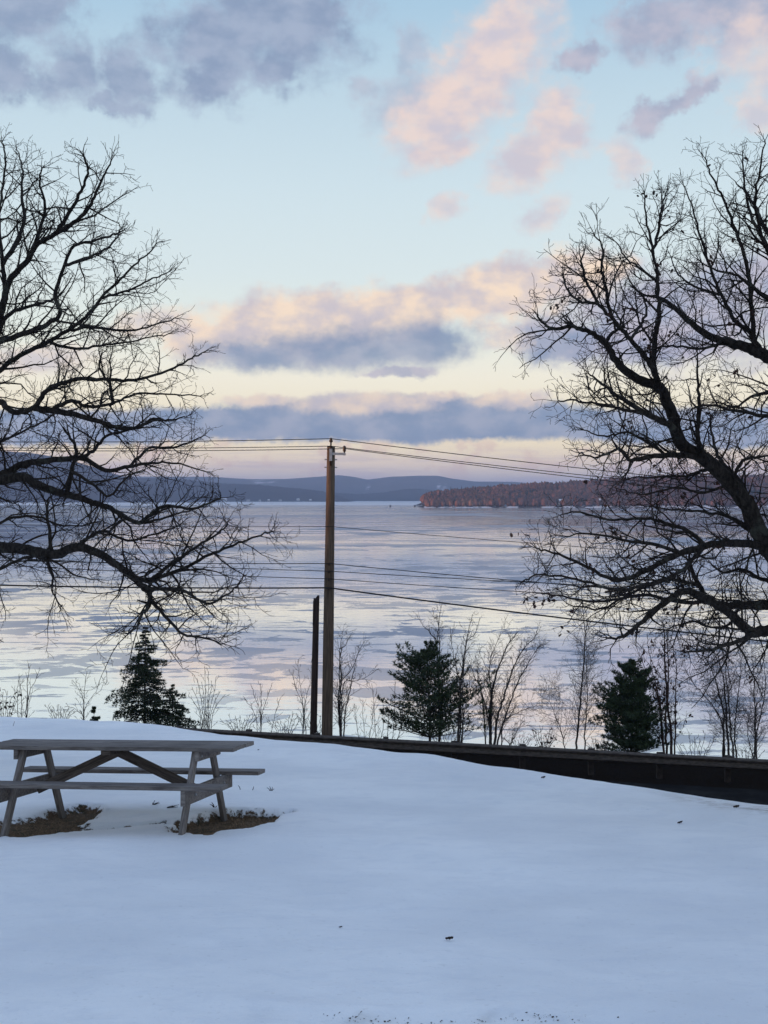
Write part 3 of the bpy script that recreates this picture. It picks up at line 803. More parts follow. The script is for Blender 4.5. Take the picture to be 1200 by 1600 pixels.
def beam(name, a, c, w_, t_, m, parent, up=Vector((1, 0, 0)), bev=.004):
    """a timber from a to c: w_ wide across, t_ thick along 'up'"""
    a, c = Vector(a), Vector(c); d = (c - a); Ln = d.length; d.normalize()
    zax = (up - d * up.dot(d)).normalized(); yax = zax.cross(d)
    v, f = box_geo(Ln, w_, t_, bev=bev)
    o = mesh_obj(name, v, f, m, parent)
    o.matrix_local = Matrix.Translation((a + c) / 2) @ Matrix((d, yax, zax)).transposed().to_4x4()
    return o
LX = .855
for s in (-1, 1):
    for q in (-1, 1):
        beam('leg', (s * LX, q * .70, -.14), (s * LX, q * .235, T - th - .001), .092, .040, M_WOOD, tb_)
    box('bench_support', (.04, 1.46, .14), (s * (LX + .042), 0, BH - th - .071), M_WOOD, tb_, bev=0)
    box('top_cleat', (.04, .68, .09), (s * (LX + .042), 0, T - th - .046), M_WOOD, tb_, bev=0)
    beam('diagonal_brace', (s * (LX - .03), 0, BH - th - .10), (s * .010, 0, T - th - .045), .09, .04, M_WOODD, tb_, Vector((0, 1, 0)))
    for q in (-1, 1):
        for zb in (BH - th - .07, T - th - .05):
            yy = q * (.70 - (.70 - .235) * (zb + .14) / (T - th + .14))
            vv, ff = lathe([(.011, 0), (.011, .012)], 6)
            o = mesh_obj('bolt', vv, ff, M_GALV, tb_); o.location = (s * (LX + .0635), yy, zb); o.rotation_euler = (0, s * math.pi / 2, 0)
box('top_cleat', (.09, .66, .04), (0, 0, T - th - .022), M_WOODD, tb_)

# ------------------------------------------------------------------ trees
class Tree:
    def __init__(s, seed):
        s.r = random.Random(seed); s.med = Tubes(5); s.fine = Tubes(3); s.tips = []
    def grow(s, p, d, length, rad, lvl, prm):
        r = s.r
        n_ = max(3, int(length / prm['seg'][lvl]))
        st = length / n_
        pts = [p.copy()]; rr = [rad]; d = d.normalized()
        wob = prm['wob'][lvl]
        for k in range(n_):
            d = (d + Vector((r.gauss(0, wob), r.gauss(0, wob), r.gauss(0, wob))) + Vector((0, 0, prm['up'][lvl]))).normalized()
            p = p + d * st
            pts.append(p.copy()); rr.append(max(rad * (1 - (k + 1) / n_ * .75), prm['min']))
        (s.med if rad > prm.get('medr', .012) else s.fine).add(pts, rr)
        if lvl + 1 < prm['levels']:
            s.children(pts, rr, lvl + 1, prm, start=.12)
        else: s.tips.append((pts[-1], d.copy()))
        return pts, rr
    def children(s, pts, rr, lvl, prm, start=0.0, lenmul=1.0):
        r = s.r
        tot = sum((pts[i + 1] - pts[i]).length for i in range(len(pts) - 1))
        gap = prm['gap'][lvl]; acc = gap * r.random() + start * tot; run = 0; az = r.uniform(0, 6.28)
        for i in range(len(pts) - 1):
            sl = (pts[i + 1] - pts[i]); L_ = sl.length
            if L_ < 1e-6: continue
            dd = sl / L_
            while acc < run + L_:
                f = (acc - run) / L_; q = pts[i] + sl * f; t_ = acc / tot
                az += 2.4 + r.uniform(-.5, .5)
                a_ = dd.orthogonal().normalized(); b_ = dd.cross(a_)
                side = a_ * math.cos(az) + b_ * math.sin(az)
                ang = R(r.uniform(*prm['ang'][lvl]))
                nd = dd * math.cos(ang) + side * math.sin(ang)
                ln_ = prm['len'][lvl] * (r.uniform(.35, 1.25) if lvl > 1 else r.uniform(.35, 1.35)) * lenmul * (1.0 - (prm.get('tap', .45) if lvl == 1 else .45) * t_)
                ra = min(rr[i] * .62, prm['rad'][lvl] * r.uniform(.7, 1.15))
                s.grow(q, nd, ln_, ra, lvl, prm)
                acc += gap * r.uniform(.55, 1.5)
            run += L_
def smooth_poly(pts, rad, sub=4, jit=.0, r=None):
    out, ro = [], []
    n_ = len(pts)
    for i in range(n_ - 1):
        p0 = pts[max(i - 1, 0)]; p1 = pts[i]; p2 = pts[i + 1]; p3 = pts[min(i + 2, n_ - 1)]
        for k in range(sub):
            t_ = k / sub
            q = .5 * ((2 * p1) + (p2 - p0) * t_ + (2 * p0 - 5 * p1 + 4 * p2 - p3) * t_ ** 2 + (3 * p1 - p0 - 3 * p2 + p3) * t_ ** 3)
            if jit and k: q = q + Vector((r.gauss(0, jit), r.gauss(0, jit), r.gauss(0, jit)))
            out.append(q); ro.append(rad[i] * (1 - t_) + rad[i + 1] * t_)
    out.append(pts[-1]); ro.append(rad[-1])
    return out, ro

OAK = dict(levels=4, seg=[.3, .14, .09, .05], wob=[.1, .22, .24, .25], up=[0, .035, .03, .02], gap=[.3, .135, .088, .060],
           ang=[(30, 60), (30, 68), (30, 65), (28, 62)], len=[2, 1.02, .34, .14], rad=[.05, .015, .0066, .0041], min=.0025, tap=.72, medr=.011)
def oak(name, base, D0, trunk_px, limbs, prm, seed, label, leaves=0, extra=0):
    r = random.Random(seed)
    t = empty(name, base); tag(t, label, 'tree')
    toL = Vector(base)
    T_ = Tree(seed)
    def world(px, py, d): return P(px, py, d) - toL
    # trunk
    tp = [Vector((0, 0, -.5)), Vector((0, 0, .05))] + [world(a_, b_, D0 + dz) for a_, b_, _, dz in trunk_px]
    tr = [trunk_px[0][2] * 1.5, trunk_px[0][2] * 1.2] + [c_ for _, _, c_, _ in trunk_px]
    tpts, trad = smooth_poly(tp, tr, 5, .01, r)
    pts, rr = tpts, trad
    tt = Tubes(12); tt.add(pts, rr); tt.build('trunk', M_BARK, t)
    known = [(q, rad_) for q, rad_ in zip(tpts, trad) if q.z > .8]; trunk_known = list(known)
    for li, (w0, w1, pl, dd) in enumerate(limbs):
        n_ = len(pl); pp, ra = [], []
        # every limb springs from the trunk or from the limb it forks off
        a0, b0_ = pl[0]
        best = min(known, key=lambda q: (q[0] - world(a0, b0_, q[0].y + toL.y)).length)
        gap_ = (best[0] - world(a0, b0_, best[0].y + toL.y)).length
        ds = best[0].y + toL.y if gap_ < .35 else D0
        for k, (a_, b_) in enumerate(pl):
            f = k / (n_ - 1)
            pp.append(world(a_, b_, ds + dd * f))
            ra.append(.45 * (w0 * (1 - f) + w1 * f) * D0 / F)
        if gap_ < .35: pp[0] = best[0].copy()
        else:
            root = min(trunk_known, key=lambda q: (q[0] + Vector((0, 0, .35)) - pp[0]).length)
            pp.insert(0, root[0].copy()); ra.insert(0, min(root[1] * .7, ra[0] * 1.25))
        pts, rr = smooth_poly(pp, ra, 5, .0065, r)
        lt = Tubes(8); lt.add(pts, rr); lt.build('limb', M_BARK, t)
        known += list(zip(pts, rr))
        T_.children(pts, rr, 1, prm, start=.03)
        # the limb's own tip continues as a spray
        for _ in range(3):
            d_ = (pts[-1] - pts[-4]).normalized() + Vector((r.gauss(0, .3), r.gauss(0, .3), r.gauss(0, .3)))
            T_.grow(pts[-1], d_, prm['len'][1] * .24, rr[-1] * .8, 2, prm)
    # the half of the crown outside the picture: limbs rooted on the same trunk
    prm2 = dict(prm, gap=[.3, .17, .14, .12])
    tz = np.array([q.z for q in tpts]); tx = np.array([q.x for q in tpts]); ty = np.array([q.y for q in tpts]); trr = np.array(trad)
    side = -1 if base[0] < 0 else 1
    for k in range(extra):
        f = k / (extra - 1); z = tz[-1] * (.30 + .62 * f)
        o_ = np.argsort(tz); x0 = float(np.interp(z, tz[o_], tx[o_])); y0 = float(np.interp(z, tz[o_], ty[o_])); r0 = float(np.interp(z, tz[o_], trr[o_]))
        p_ = Vector((x0, y0, z)); az_ = (k * 2.4) % 2.4 - 1.2
        d_ = Vector((side * math.cos(az_), math.sin(az_), .25 + .7 * f)).normalized(); Ln = (3.6 - 2.0 * f) * (tz[-1] / 8.0) ** .3
        pp = [p_]; n_ = 9
        for m_ in range(n_):
            d_ = (d_ + Vector((r.gauss(0, .13), r.gauss(0, .13), r.gauss(.02, .11)))).normalized(); pp.append(pp[-1] + d_ * Ln / n_)
        ra = [max(min(r0 * .62, .11) * (1 - .9 * m_ / n_), .006) for m_ in range(n_ + 1)]
        pts, rr = smooth_poly(pp, ra, 4, .006, r)
        lt = Tubes(8); lt.add(pts, rr); lt.build('limb', M_BARK, t)
        T_.children(pts, rr, 1, prm2, start=.08)
        T_.grow(pts[-1], d_, prm['len'][1] * .4, rr[-1], 2, prm2)
    o = T_.med.build('branches', M_BARK, t); tag(o, kind='stuff')
    o = T_.fine.build('twigs', M_TWIG, t); tag(o, kind='stuff')
    if leaves:
        V, Fc = [], []
        cl = [r.choice(T_.tips) for _ in range(leaves // 5)]
        for c_, _d in cl:
            for _ in range(r.randint(1, 7)):
                p_ = c_ + Vector((r.gauss(0, .035), r.gauss(0, .035), r.gauss(0, .03) - .03))
                leaf_geo(V, Fc, p_, r, r.uniform(.035, .06))
        o = mesh_obj('leaves', V, Fc, M_LEAF, t); tag(o, kind='stuff')
    return t, T_
def leaf_geo(V, Fc, p, r, s, flat=False):
    a_ = Vector((r.gauss(0, 1), r.gauss(0, 1), r.gauss(0, 1) - .8)).normalized(); b_ = a_.orthogonal().normalized()
    q = Matrix.Rotation(r.uniform(0, 6.28), 3, a_) @ b_
    if flat: a_ = Vector((1, r.uniform(-.3, .3), .18)).normalized(); q = a_.cross(Vector((.1, 1, .9))).normalized()
    q = q; nrm = a_.cross(q) * .25
    n_ = len(V)
    ws = [0, .28, .18, .36, .22, .30, 0]
    for k, w_ in enumerate(ws):
        f = k / 6
        V.append(p + a_ * s * f + q * s * w_ + nrm * s * w_); V.append(p + a_ * s * f - q * s * w_ + nrm * s * w_)
    for k in range(6): Fc.append((n_ + 2 * k, n_ + 2 * k + 1, n_ + 2 * k + 3, n_ + 2 * k + 2))

# left oak ------------------------------------------------------------
DL = 18.0
LEFT = [  # start width px, end width px, polyline in the photo, depth drift m
 (15, 3, [(-70, 640), (-20, 560), (0, 500), (8, 459), (19, 432), (41, 410), (56, 384), (86, 365), (101, 344), (116, 320), (129, 294), (137, 267), (131, 245)], -1.2),
 (9, 2, [(86, 365), (110, 352), (135, 330), (150, 300), (165, 270), (174, 250)], -.6),
 (8, 2, [(8, 459), (3, 400), (-2, 340), (5, 290), (8, 240), (3, 222)], 1.4),
 (8, 2, [(15, 415), (37, 350), (34, 305), (36, 267), (30, 240)], 1.8),
 (7, 2, [(41, 410), (62, 360), (70, 320), (62, 285), (66, 262)], -1.8),
 (12, 3, [(-75, 600), (-30, 550), (0, 534), (45, 519), (75, 506), (94, 489), (86, 459), (101, 414), (116, 384), (150, 375), (180, 366)], -1.5),
 (9, 3, [(-30, 520), (10, 495), (45, 479), (79, 470), (88, 462)], 1.0),
 (6, 2, [(101, 414), (140, 402), (175, 380), (190, 358)], 1.0),
 (11, 2, [(-60, 640), (-20, 600), (0, 579), (30, 556), (75, 534), (109, 515), (139, 489), (158, 466), (188, 436), (210, 414), (233, 395), (244, 380)], .9),
 (5, 2, [(158, 466), (195, 455), (233, 438), (262, 426)], .5),
 (6, 2, [(109, 515), (150, 512), (190, 516), (230, 512), (272, 497)], -1.1),
 (6, 2, [(75, 534), (120, 545), (165, 538), (215, 532), (262, 522)], 1.5),
 (13, 2, [(-60, 600), (-25, 615), (0, 628), (22, 644), (52, 637), (75, 609), (112, 594), (161, 592), (210, 594), (262, 579), (300, 560), (316, 551)], -1.3),
 (11, 2, [(52, 637), (105, 646), (150, 657), (180, 667), (210, 669), (240, 654), (262, 657), (290, 652)], .6),
 (8, 2, [(82, 642), (112, 626), (139, 635), (176, 631), (210, 616), (262, 616), (312, 619)], 1.6),
 (7, 2, [(176, 631), (172, 600), (155, 575), (160, 552)], -.6),
 (15, 2, [(-70, 760), (0, 742), (30, 727), (75, 720), (127, 716), (165, 735), (202, 729), (232, 724), (270, 724), (322, 737)], 1.2),
 (7, 2, [(127, 716), (150, 700), (165, 682), (200, 672), (235, 660), (262, 655)], -1.0),
 (6, 2, [(202, 729), (232, 700), (262, 700), (300, 690), (320, 680)], .8),
 (23, 10, [(-80, 740), (-20, 745), (0, 750), (37, 746), (67, 761), (105, 772), (142, 784)], -.5),
 (10, 2, [(142, 784), (165, 791), (187, 802), (217, 817), (240, 800), (262, 790), (300, 795), (340, 780), (345, 778)], -1.8),
 (9, 4, [(105, 770), (112, 735), (120, 705), (109, 682)], -.9),
 (6, 2, [(112, 735), (150, 760), (170, 775), (200, 745), (225, 735)], -.8),
 (5, 2, [(217, 817), (250, 812), (285, 800), (320, 792)], .9),
 (22, 8, [(-90, 820), (-30, 850), (0, 855), (45, 859), (82, 866), (120, 855), (157, 866), (187, 885), (210, 904), (229, 922), (236, 937)], -1.6),
 (8, 2, [(187, 880), (229, 907), (262, 885), (300, 859), (337, 836), (356, 820)], -2.0),
 (7, 2, [(229, 912), (277, 892), (319, 870), (356, 855), (394, 840), (424, 830)], -1.2),
 (7, 2, [(215, 900), (232, 919), (281, 922), (322, 943), (352, 930), (372, 913)], -2.6),
 (6, 2, [(236, 937), (262, 967), (285, 990), (319, 997), (348, 1006)], -1.8),
 (5, 2, [(236, 937), (222, 960), (212, 980), (200, 990)], -1.6),
 (5, 2, [(64, 868), (82, 896), (81, 922), (95, 946)], -.8),
 (7, 2, [(82, 862), (76, 820), (74, 790), (80, 775)], -.4),
 (6, 2, [(120, 855), (160, 830), (200, 845), (240, 835), (280, 822)], .9),
 (7, 2, [(-40, 905), (0, 889), (45, 870), (90, 880), (120, 900), (150, 905)], 1.4),
 (6, 2, [(-30, 680), (0, 690), (40, 672), (80, 650), (110, 600)], 1.9),
 (6, 2, [(-30, 830), (10, 812), (60, 808), (100, 822), (140, 818)], 1.2),
]
xl = (-150 - 600) / F * DL
OAKL = oak('oak_tree', (xl, DL, float(lawn_z(xl, DL)) + .02), DL,
    [(-148, 1050, .30, 0), (-140, 850, .25, 0), (-105, 740, .21, 0), (-92, 640, .17, .1), (-80, 540, .12, 0), (-92, 420, .08, .1), (-95, 300, .04, 0), (-90, 220, .015, 0)],
    LEFT, OAK, 21, 'big bare oak reaching in from the left edge of the photo, no leaves',
    0, 13)

DR = 15.0
RIGHT = [
 (34, 6, [(1222, 900), (1196, 850), (1174, 800), (1142, 757), (1106, 721), (1064, 693), (1050, 647), (1030, 607), (997, 593), (967, 570), (947, 537), (923, 520), (897, 510)], -.8),
 (7, 2, [(897, 510), (863, 513), (845, 500), (836, 488)], -.5),
 (7, 2, [(947, 537), (957, 520), (975, 510), (963, 490), (945, 470)], .5),
 (11, 3, [(1032, 612), (1027, 593), (1013, 563), (993, 540), (973, 517), (953, 493), (933, 473), (915, 437), (908, 405)], -1.6),
 (6, 2, [(953, 493), (948, 455), (940, 420), (942, 390), (928, 365)], -.6),
 (5, 2, [(933, 473), (905, 470), (885, 450), (880, 430)], -1.0),
 (12, 2, [(1024, 590), (1020, 567), (1023, 533), (1030, 493), (1027, 440), (1020, 387), (1010, 343), (1007, 302)], .7),
 (6, 2, [(1020, 400), (1030, 355), (1036, 320), (1043, 296)], 1.1),
 (5, 2, [(1023, 440), (1000, 420), (980, 405), (962, 378)], .4),
 (6, 2, [(985, 525), (1000, 510), (1010, 490), (1005, 465), (990, 450)], 1.0),
 (10, 2, [(1103, 705), (1090, 680), (1093, 633), (1090, 593), (1090, 552)], -.9),
 (14, 2, [(1064, 690), (1050, 668), (1007, 645), (967, 620), (940, 600), (920, 584)], -1.7),
 (6, 2, [(1007, 645), (975, 640), (940, 632), (900, 625), (872, 626)], -1.2),
 (11, 2, [(1100, 722), (1064, 711), (1014, 714), (982, 718), (967, 700), (935, 714), (905, 708)], -1.4),
 (6, 2, [(1040, 711), (1010, 690), (980, 675), (950, 682), (912, 672)], .7),
 (12, 3, [(1180, 820), (1160, 760), (1130, 725), (1115, 690), (1110, 650)], 1.4),
 (27, 4, [(1232, 640), (1215, 575), (1190, 552), (1167, 543), (1133, 533), (1100, 520), (1067, 493), (1035, 467), (1010, 462)], .6),
 (10, 2, [(1190, 552), (1173, 520), (1147, 500), (1127, 460), (1110, 417), (1093, 367), (1083, 327), (1068, 290)], 1.3),
 (10, 2, [(1186, 550), (1177, 517), (1173, 460), (1167, 417), (1150, 360), (1130, 310), (1113, 277), (1102, 248)], -.6),
 (9, 2, [(1228, 500), (1200, 467), (1177, 450), (1153, 430), (1120, 423), (1095, 410)], -1.0),
 (9, 2, [(1222, 440), (1200, 387), (1173, 333), (1163, 283), (1160, 240)], .8),
 (7, 2, [(1218, 420), (1190, 370), (1180, 310), (1188, 262), (1195, 220)], -.9),
 (6, 2, [(1133, 533), (1090, 545), (1050, 540), (1010, 548)], -1.3),
 (6, 2, [(1127, 460), (1090, 450), (1060, 430), (1048, 400)], 1.4),
 (9, 2, [(1235, 640), (1200, 650), (1160, 643), (1100, 633), (1075, 645)], -.9),
 (8, 2, [(1235, 600), (1200, 613), (1173, 620), (1150, 635), (1120, 628)], 1.2),
 (7, 2, [(1140, 755), (1160, 720), (1180, 715), (1200, 712), (1220, 700)], -.9),
 (16, 2, [(1230, 870), (1185, 853), (1142, 849), (1103, 853), (1064, 864), (1028, 881), (985, 903), (957, 906), (907, 881), (864, 864), (838, 857)], -1.8),
 (8, 2, [(1103, 853), (1075, 830), (1040, 818), (1000, 810), (950, 812), (900, 800), (875, 805)], .8),
 (7, 2, [(1195, 845), (1150, 812), (1100, 800), (1050, 797), (1000, 788)], 1.3),
 (7, 2, [(1064, 864), (1020, 850), (980, 845), (930, 835), (885, 838)], -1.0),
 (7, 2, [(1100, 855), (1060, 895), (1010, 915), (960, 920), (900, 905), (850, 897), (822, 905)], -2.3),
 (22, 3, [(1238, 990), (1200, 985), (1174, 988), (1142, 960), (1103, 935), (1071, 924), (1028, 949), (992, 981), (971, 995), (950, 997)], -1.4),
 (20, 6, [(1232, 940), (1200, 946), (1156, 946), (1113, 942), (1092, 914), (1078, 878)], .4),
 (8, 2, [(1113, 942), (1060, 940), (1000, 930), (930, 940), (870, 930), (840, 927)], .9),
 (7, 2, [(1092, 914), (1040, 905), (990, 925), (940, 950), (890, 945)], -.9),
 (10, 2, [(1190, 990), (1142, 1006), (1106, 1015), (1071, 1019)], -2.0),
 (9, 2, [(1225, 910), (1190, 905), (1160, 890), (1130, 895), (1110, 880)], 1.0),
 (6, 2, [(1156, 946), (1140, 975), (1110, 980), (1080, 970), (1040, 985)], 1.2),
 (6, 2, [(1142, 757), (1100, 770), (1060, 762), (1010, 772), (970, 765)], 1.6),
 (6, 2, [(1110, 728), (1080, 742), (1030, 745), (980, 748)], 1.0),
]
xr0 = (1290 - 600) / F * DR
OAKR = oak('oak_tree', (xr0, DR, float(lawn_z(xr0, DR)) + .02), DR,
    [(1286, 1180, .30, 0), (1245, 1010, .25, 0), (1232, 920, .22, 0), (1232, 800, .17, .1), (1242, 680, .15, 0), (1232, 560, .12, .1), (1228, 440, .08, 0), (1225, 320, .04, 0), (1222, 210, .015, 0)],
    RIGHT, dict(OAK, gap=[.3, .11, .074, .054], len=[2, .84, .29, .12], rad=[.05, .0125, .0056, .0035], tap=.72, min=.0022, medr=.010, up=[0, .06, .05, .03]), 33, 'big oak leaning in from the right edge with a few dead brown leaves',
    520, 13)

# ---- saplings and brush on the bank ---------------------------------
SAP = dict(levels=4, seg=[.3, .22, .16, .12], wob=[.05, .10, .16, .18], up=[.01, .045, .04, .02], gap=[.3, .26, .17, .14],
           ang=[(15, 40), (28, 48), (30, 55), (30, 55)], len=[2, .9, .36, .18], rad=[.03, .0120, .0075, .0060], min=.0050, medr=.016)
def sapling(name, px, D, stems, label, m=None, prm=None, group=None, leaves=0, seed=1, cat='tree', dens=1.0):
    """stems: list of polylines [(px,py)...], width px at the base; they rise from the bank at depth D"""
    prm = dict(SAP, **(prm or {}))
    if dens != 1.0: prm['gap'] = [g_ / dens for g_ in prm['gap']]
    m = m or M_SAP
    a, _ = ray(px, 1150)
    x = a * D; b0 = Vector((x, D, bz(x, D)))
    t = empty(name, b0); tag(t, label, cat, group)
    T_ = Tree(seed); r = random.Random(seed)
    for wpx, pl in stems:
        pp = [Vector(((pl[0][0] - px) / F * D * .5, 0, -.12))]
        pp += [P(a_, b_, D + (k + 1) * r.uniform(-.12, .12)) - b0 for k, (a_, b_) in enumerate(pl)]
        n_ = len(pp)
        ra = [max(.41 * wpx * D / F * (1 - .85 * k / (n_ - 1)), .006) for k in range(n_)]
        pts, rr = smooth_poly(pp, ra, 5, .012, r)
        if m is not None:
            lt = Tubes(6); lt.add(pts, rr); lt.build('trunk' if len(stems) < 3 or wpx > 3 else 'stem', m, t)
        T_.children(pts, rr, 1, prm, start=.14)
    for nm, tb in (('branches', T_.med), ('twigs', T_.fine)):
        o = tb.build(nm, m, t)
        if o: tag(o, kind='stuff')
    if leaves:
        V, Fc = [], []
        for _ in range(leaves):
            c_, _d = r.choice(T_.tips)
            leaf_geo(V, Fc, c_ + Vector((r.gauss(0, .03), 0, -.02)), r, r.uniform(.07, .12))
        o = mesh_obj('leaves', V, Fc, M_LEAF, t); tag(o, kind='stuff')
    return t
small = dict(len=[1, .42, .2, .1], gap=[.3, .2, .14, .12], levels=3, rad=[.02, .008, .006, .005])
sapling('sapling', 40, 41.5, [(2.6, [(41, 1118), (43, 1085), (45, 1050), (45, 1037)]), (1.8, [(44, 1090), (56, 1062), (62, 1043)]), (2, [(34, 1118), (33, 1080), (31, 1058)]), (2, [(28, 1118), (27, 1090), (28, 1062)])],
        'clump of thin bare saplings at the far left beside the dense brush', prm=small, seed=3)
sapling('sapling', 131, 42, [(2.4, [(131, 1125), (131, 1100), (133, 1070), (136, 1048)]), (1.6, [(132, 1110), (143, 1090), (156, 1068)]), (1.5, [(131, 1100), (124, 1080), (113, 1062)]), (1.4, [(130, 1120), (118, 1108), (100, 1105)])],
        'single thin sapling with spread arms between the left brush and the hemlock', prm=small, seed=4)
sapling('bush', 322, 41.5, [(1.6, [(322 + dx * .4, 1110), (322 + dx, 1135 - h)]) for dx, h in ((-22, 62), (-14, 75), (-7, 70), (-2, 95), (4, 86), (9, 66), (16, 78), (22, 55), (30, 50), (-28, 48))],
        'dense thin-stemmed bare bush just right of the hemlock', prm=dict(small, len=[1, .35, .16, .1]), seed=5, cat='bush')
sapling('sapling', 408, 42, [(2.4, [(408, 1120), (408, 1095), (407, 1068)]), (1.5, [(407, 1115), (398, 1090), (392, 1068)]), (1.6, [(409, 1118), (418, 1090), (424, 1070)]), (1.4, [(425, 1140), (432, 1110), (438, 1090)]), (1.3, [(400, 1120), (388, 1100), (380, 1088)])],
        'slender vase-shaped sapling midway between the bush and the cut-off pole', prm=small, seed=6)
sapling('sapling', 470, 44, [(2.2, [(478, 1140), (473, 1100), (468, 1060), (466, 1030)]), (1.7, [(474, 1110), (464, 1080), (456, 1050)]), (1.7, [(476, 1100), (484, 1070), (486, 1035)])],
        'pale twiggy sapling directly behind the cut-off pole', m=M_BIRCH, prm=dict(small, gap=[.3, .14, .12, .1]), seed=7)
sapling('tree', 533, 42.5, [(4.6, [(532, 1150), (530, 1118), (529, 1085), (533, 1060), (531, 1030), (533, 1000), (536, 985)]), (3.2, [(537, 1148), (540, 1110), (547, 1080), (552, 1050), (560, 1020), (571, 1000)]),
                            (2.6, [(533, 1072), (545, 1052), (556, 1030), (566, 1008)]), (2.4, [(531, 1030), (540, 1008), (548, 992)]), (2.2, [(536, 1072), (554, 1064), (572, 1058), (590, 1046)]), (2, [(530, 1100), (522, 1082), (518, 1062)])],
        'two-stemmed bare tree just right of the tall utility pole', seed=8, prm=dict(len=[1, .6, .3, .14], gap=[.3, .14, .13, .13], min=.0042))
sapling('bush', 575, 41.8, [(2, [(560 + k * 9, 1150), (560 + k * 9.5 + rng.uniform(-8, 8), 1148 - rng.uniform(45, 82))]) for k in range(8)],
        'low tangled bare brush between the two-stemmed tree and the round pine', prm=dict(small, gap=[.3, .15, .12, .1]), seed=9, cat='bush')
sapling('tree', 686, 43.5, [(4, [(688, 1150), (690, 1100), (686, 1050), (682, 1010), (686, 975), (690, 945)]), (2.4, [(684, 1020), (672, 990), (660, 975), (652, 962)]), (2.0, [(686, 985), (678, 965), (676, 950)])],
        'tall thin tree rising behind the top of the round pine', seed=10, prm=dict(len=[1, .6, .3, .14], gap=[.3, .14, .14, .14], min=.0042))
sapling('tree', 717, 42.2, [(5, [(716, 1152), (718, 1110), (720, 1070), (724, 1030), (730, 995), (738, 960)]), (3, [(719, 1080), (712, 1040), (706, 1010), (704, 980)]), (2.5, [(726, 1020), (742, 990), (750, 965)]), (2.6, [(724, 1120), (732, 1080), (736, 1040)])],
        'tall forked bare tree at the right flank of the round pine', seed=11, prm=dict(len=[1, .65, .32, .14], gap=[.3, .13, .13, .13], min=.0042))
sapling('tree', 768, 42.8, [(7, [(766, 1160), (765, 1120), (768, 1085), (776, 1050), (790, 1015), (806, 990)]), (6, [(773, 1160), (778, 1120), (788, 1085), (800, 1050), (818, 1015), (840, 990)]), (4, [(764, 1130), (756, 1095), (748, 1065), (746, 1035)]),
                            (4, [(780, 1150), (795, 1105), (808, 1070), (826, 1035), (846, 1005)]), (3.4, [(768, 1085), (764, 1050), (770, 1020), (782, 990)]), (3, [(784, 1162), (786, 1130), (800, 1118), (822, 1108), (835, 1104)]), (2.8, [(800, 1160), (808, 1140), (818, 1128)]), (3, [(752, 1080), (742, 1060), (738, 1045)])],
        'vase-shaped multi-stemmed bare tree right of the round pine', seed=12, prm=dict(len=[1, .85, .4, .18], gap=[.3, .10, .11, .12], ang=[(15, 40), (18, 42), (25, 50), (30, 55)], rad=[.02, .010, .006, .005], min=.0042))
birch = dict(levels=4, len=[1, .95, .45, .22], gap=[.3, .085, .09, .085], ang=[(20, 40), (30, 58), (30, 55), (30, 55)], rad=[.02, .0085, .0052, .0045], min=.0036)
sapling('tree', 908, 42.5, [(5, [(900, 1175), (904, 1130), (908, 1080), (912, 1040), (914, 1000), (912, 965), (910, 945)]), (3.4, [(913, 1175), (915, 1130), (918, 1090), (916, 1050), (920, 1010)]), (2.4, [(884, 1172), (876, 1140), (866, 1115), (858, 1090), (857, 1070)])],
        'fine-twigged birch-like tree left of the dark dense pine', seed=13, prm=birch, m=M_SAP)
sapling('tree', 1045, 42.3, [(7, [(1049, 1185), (1048, 1140), (1042, 1090), (1039, 1040), (1038, 1000), (1035, 970)]), (6, [(1042, 1185), (1040, 1130), (1044, 1080), (1044, 1030), (1042, 985)]), (4.5, [(1054, 1185), (1055, 1120), (1056, 1060), (1052, 1010)]),
                             (3, [(1030, 1100), (1015, 1060), (1000, 1025), (990, 1000)]), (3, [(1033, 1110), (1022, 1060), (1014, 1020), (1011, 990)])],
        'cluster of dark upright trunks with a few brown leaves right of the dense pine', seed=14, prm=dict(len=[1, .75, .36, .16], gap=[.3, .11, .12, .12], ang=[(15, 40), (20, 45), (25, 50), (30, 55)], rad=[.02, .010, .006, .005], min=.0042), leaves=230, m=M_SAPR)
sapling('tree', 1137, 42.5, [(6, [(1130, 1188), (1131, 1150), (1130, 1110), (1120, 1070), (1106, 1035), (1090, 1010)]), (6, [(1140, 1190), (1136, 1140), (1133, 1090), (1128, 1050), (1118, 1010)]), (5, [(1146, 1190), (1142, 1140), (1138, 1090), (1134, 1040), (1138, 1000)]),
                             (4, [(1152, 1188), (1148, 1150), (1152, 1100), (1158, 1050), (1160, 1005)]), (3, [(1128, 1130), (1108, 1095), (1085, 1070), (1070, 1045)])],
        'grey clump of several bare trunks in front of the ice near the right edge', seed=15, prm=dict(birch, gap=[.3, .11, .10, .09]), m=M_SAP)
sapling('tree', 1181, 42.0, [(5, [(1181, 1190), (1181, 1150), (1180, 1110), (1178, 1060), (1174, 1010)]), (3.6, [(1182, 1150), (1190, 1110), (1196, 1070), (1192, 1020)]), (3, [(1176, 1180), (1168, 1150), (1172, 1110)]), (2.6, [(1180, 1115), (1195, 1085), (1215, 1070)])],
        'slim bare tree at the extreme right edge above the rail', seed=16, prm=dict(birch, gap=[.3, .11, .10, .09]))
sapling('tree', 1235, 42.5, [(5, [(1235, 1190), (1235, 1120), (1232, 1060), (1228, 1000)]), (4, [(1240, 1190), (1250, 1120), (1256, 1050)])], 'bare tree just outside the right edge of the photo', seed=17, prm=dict(birch, gap=[.3, .2, .16, .13]))
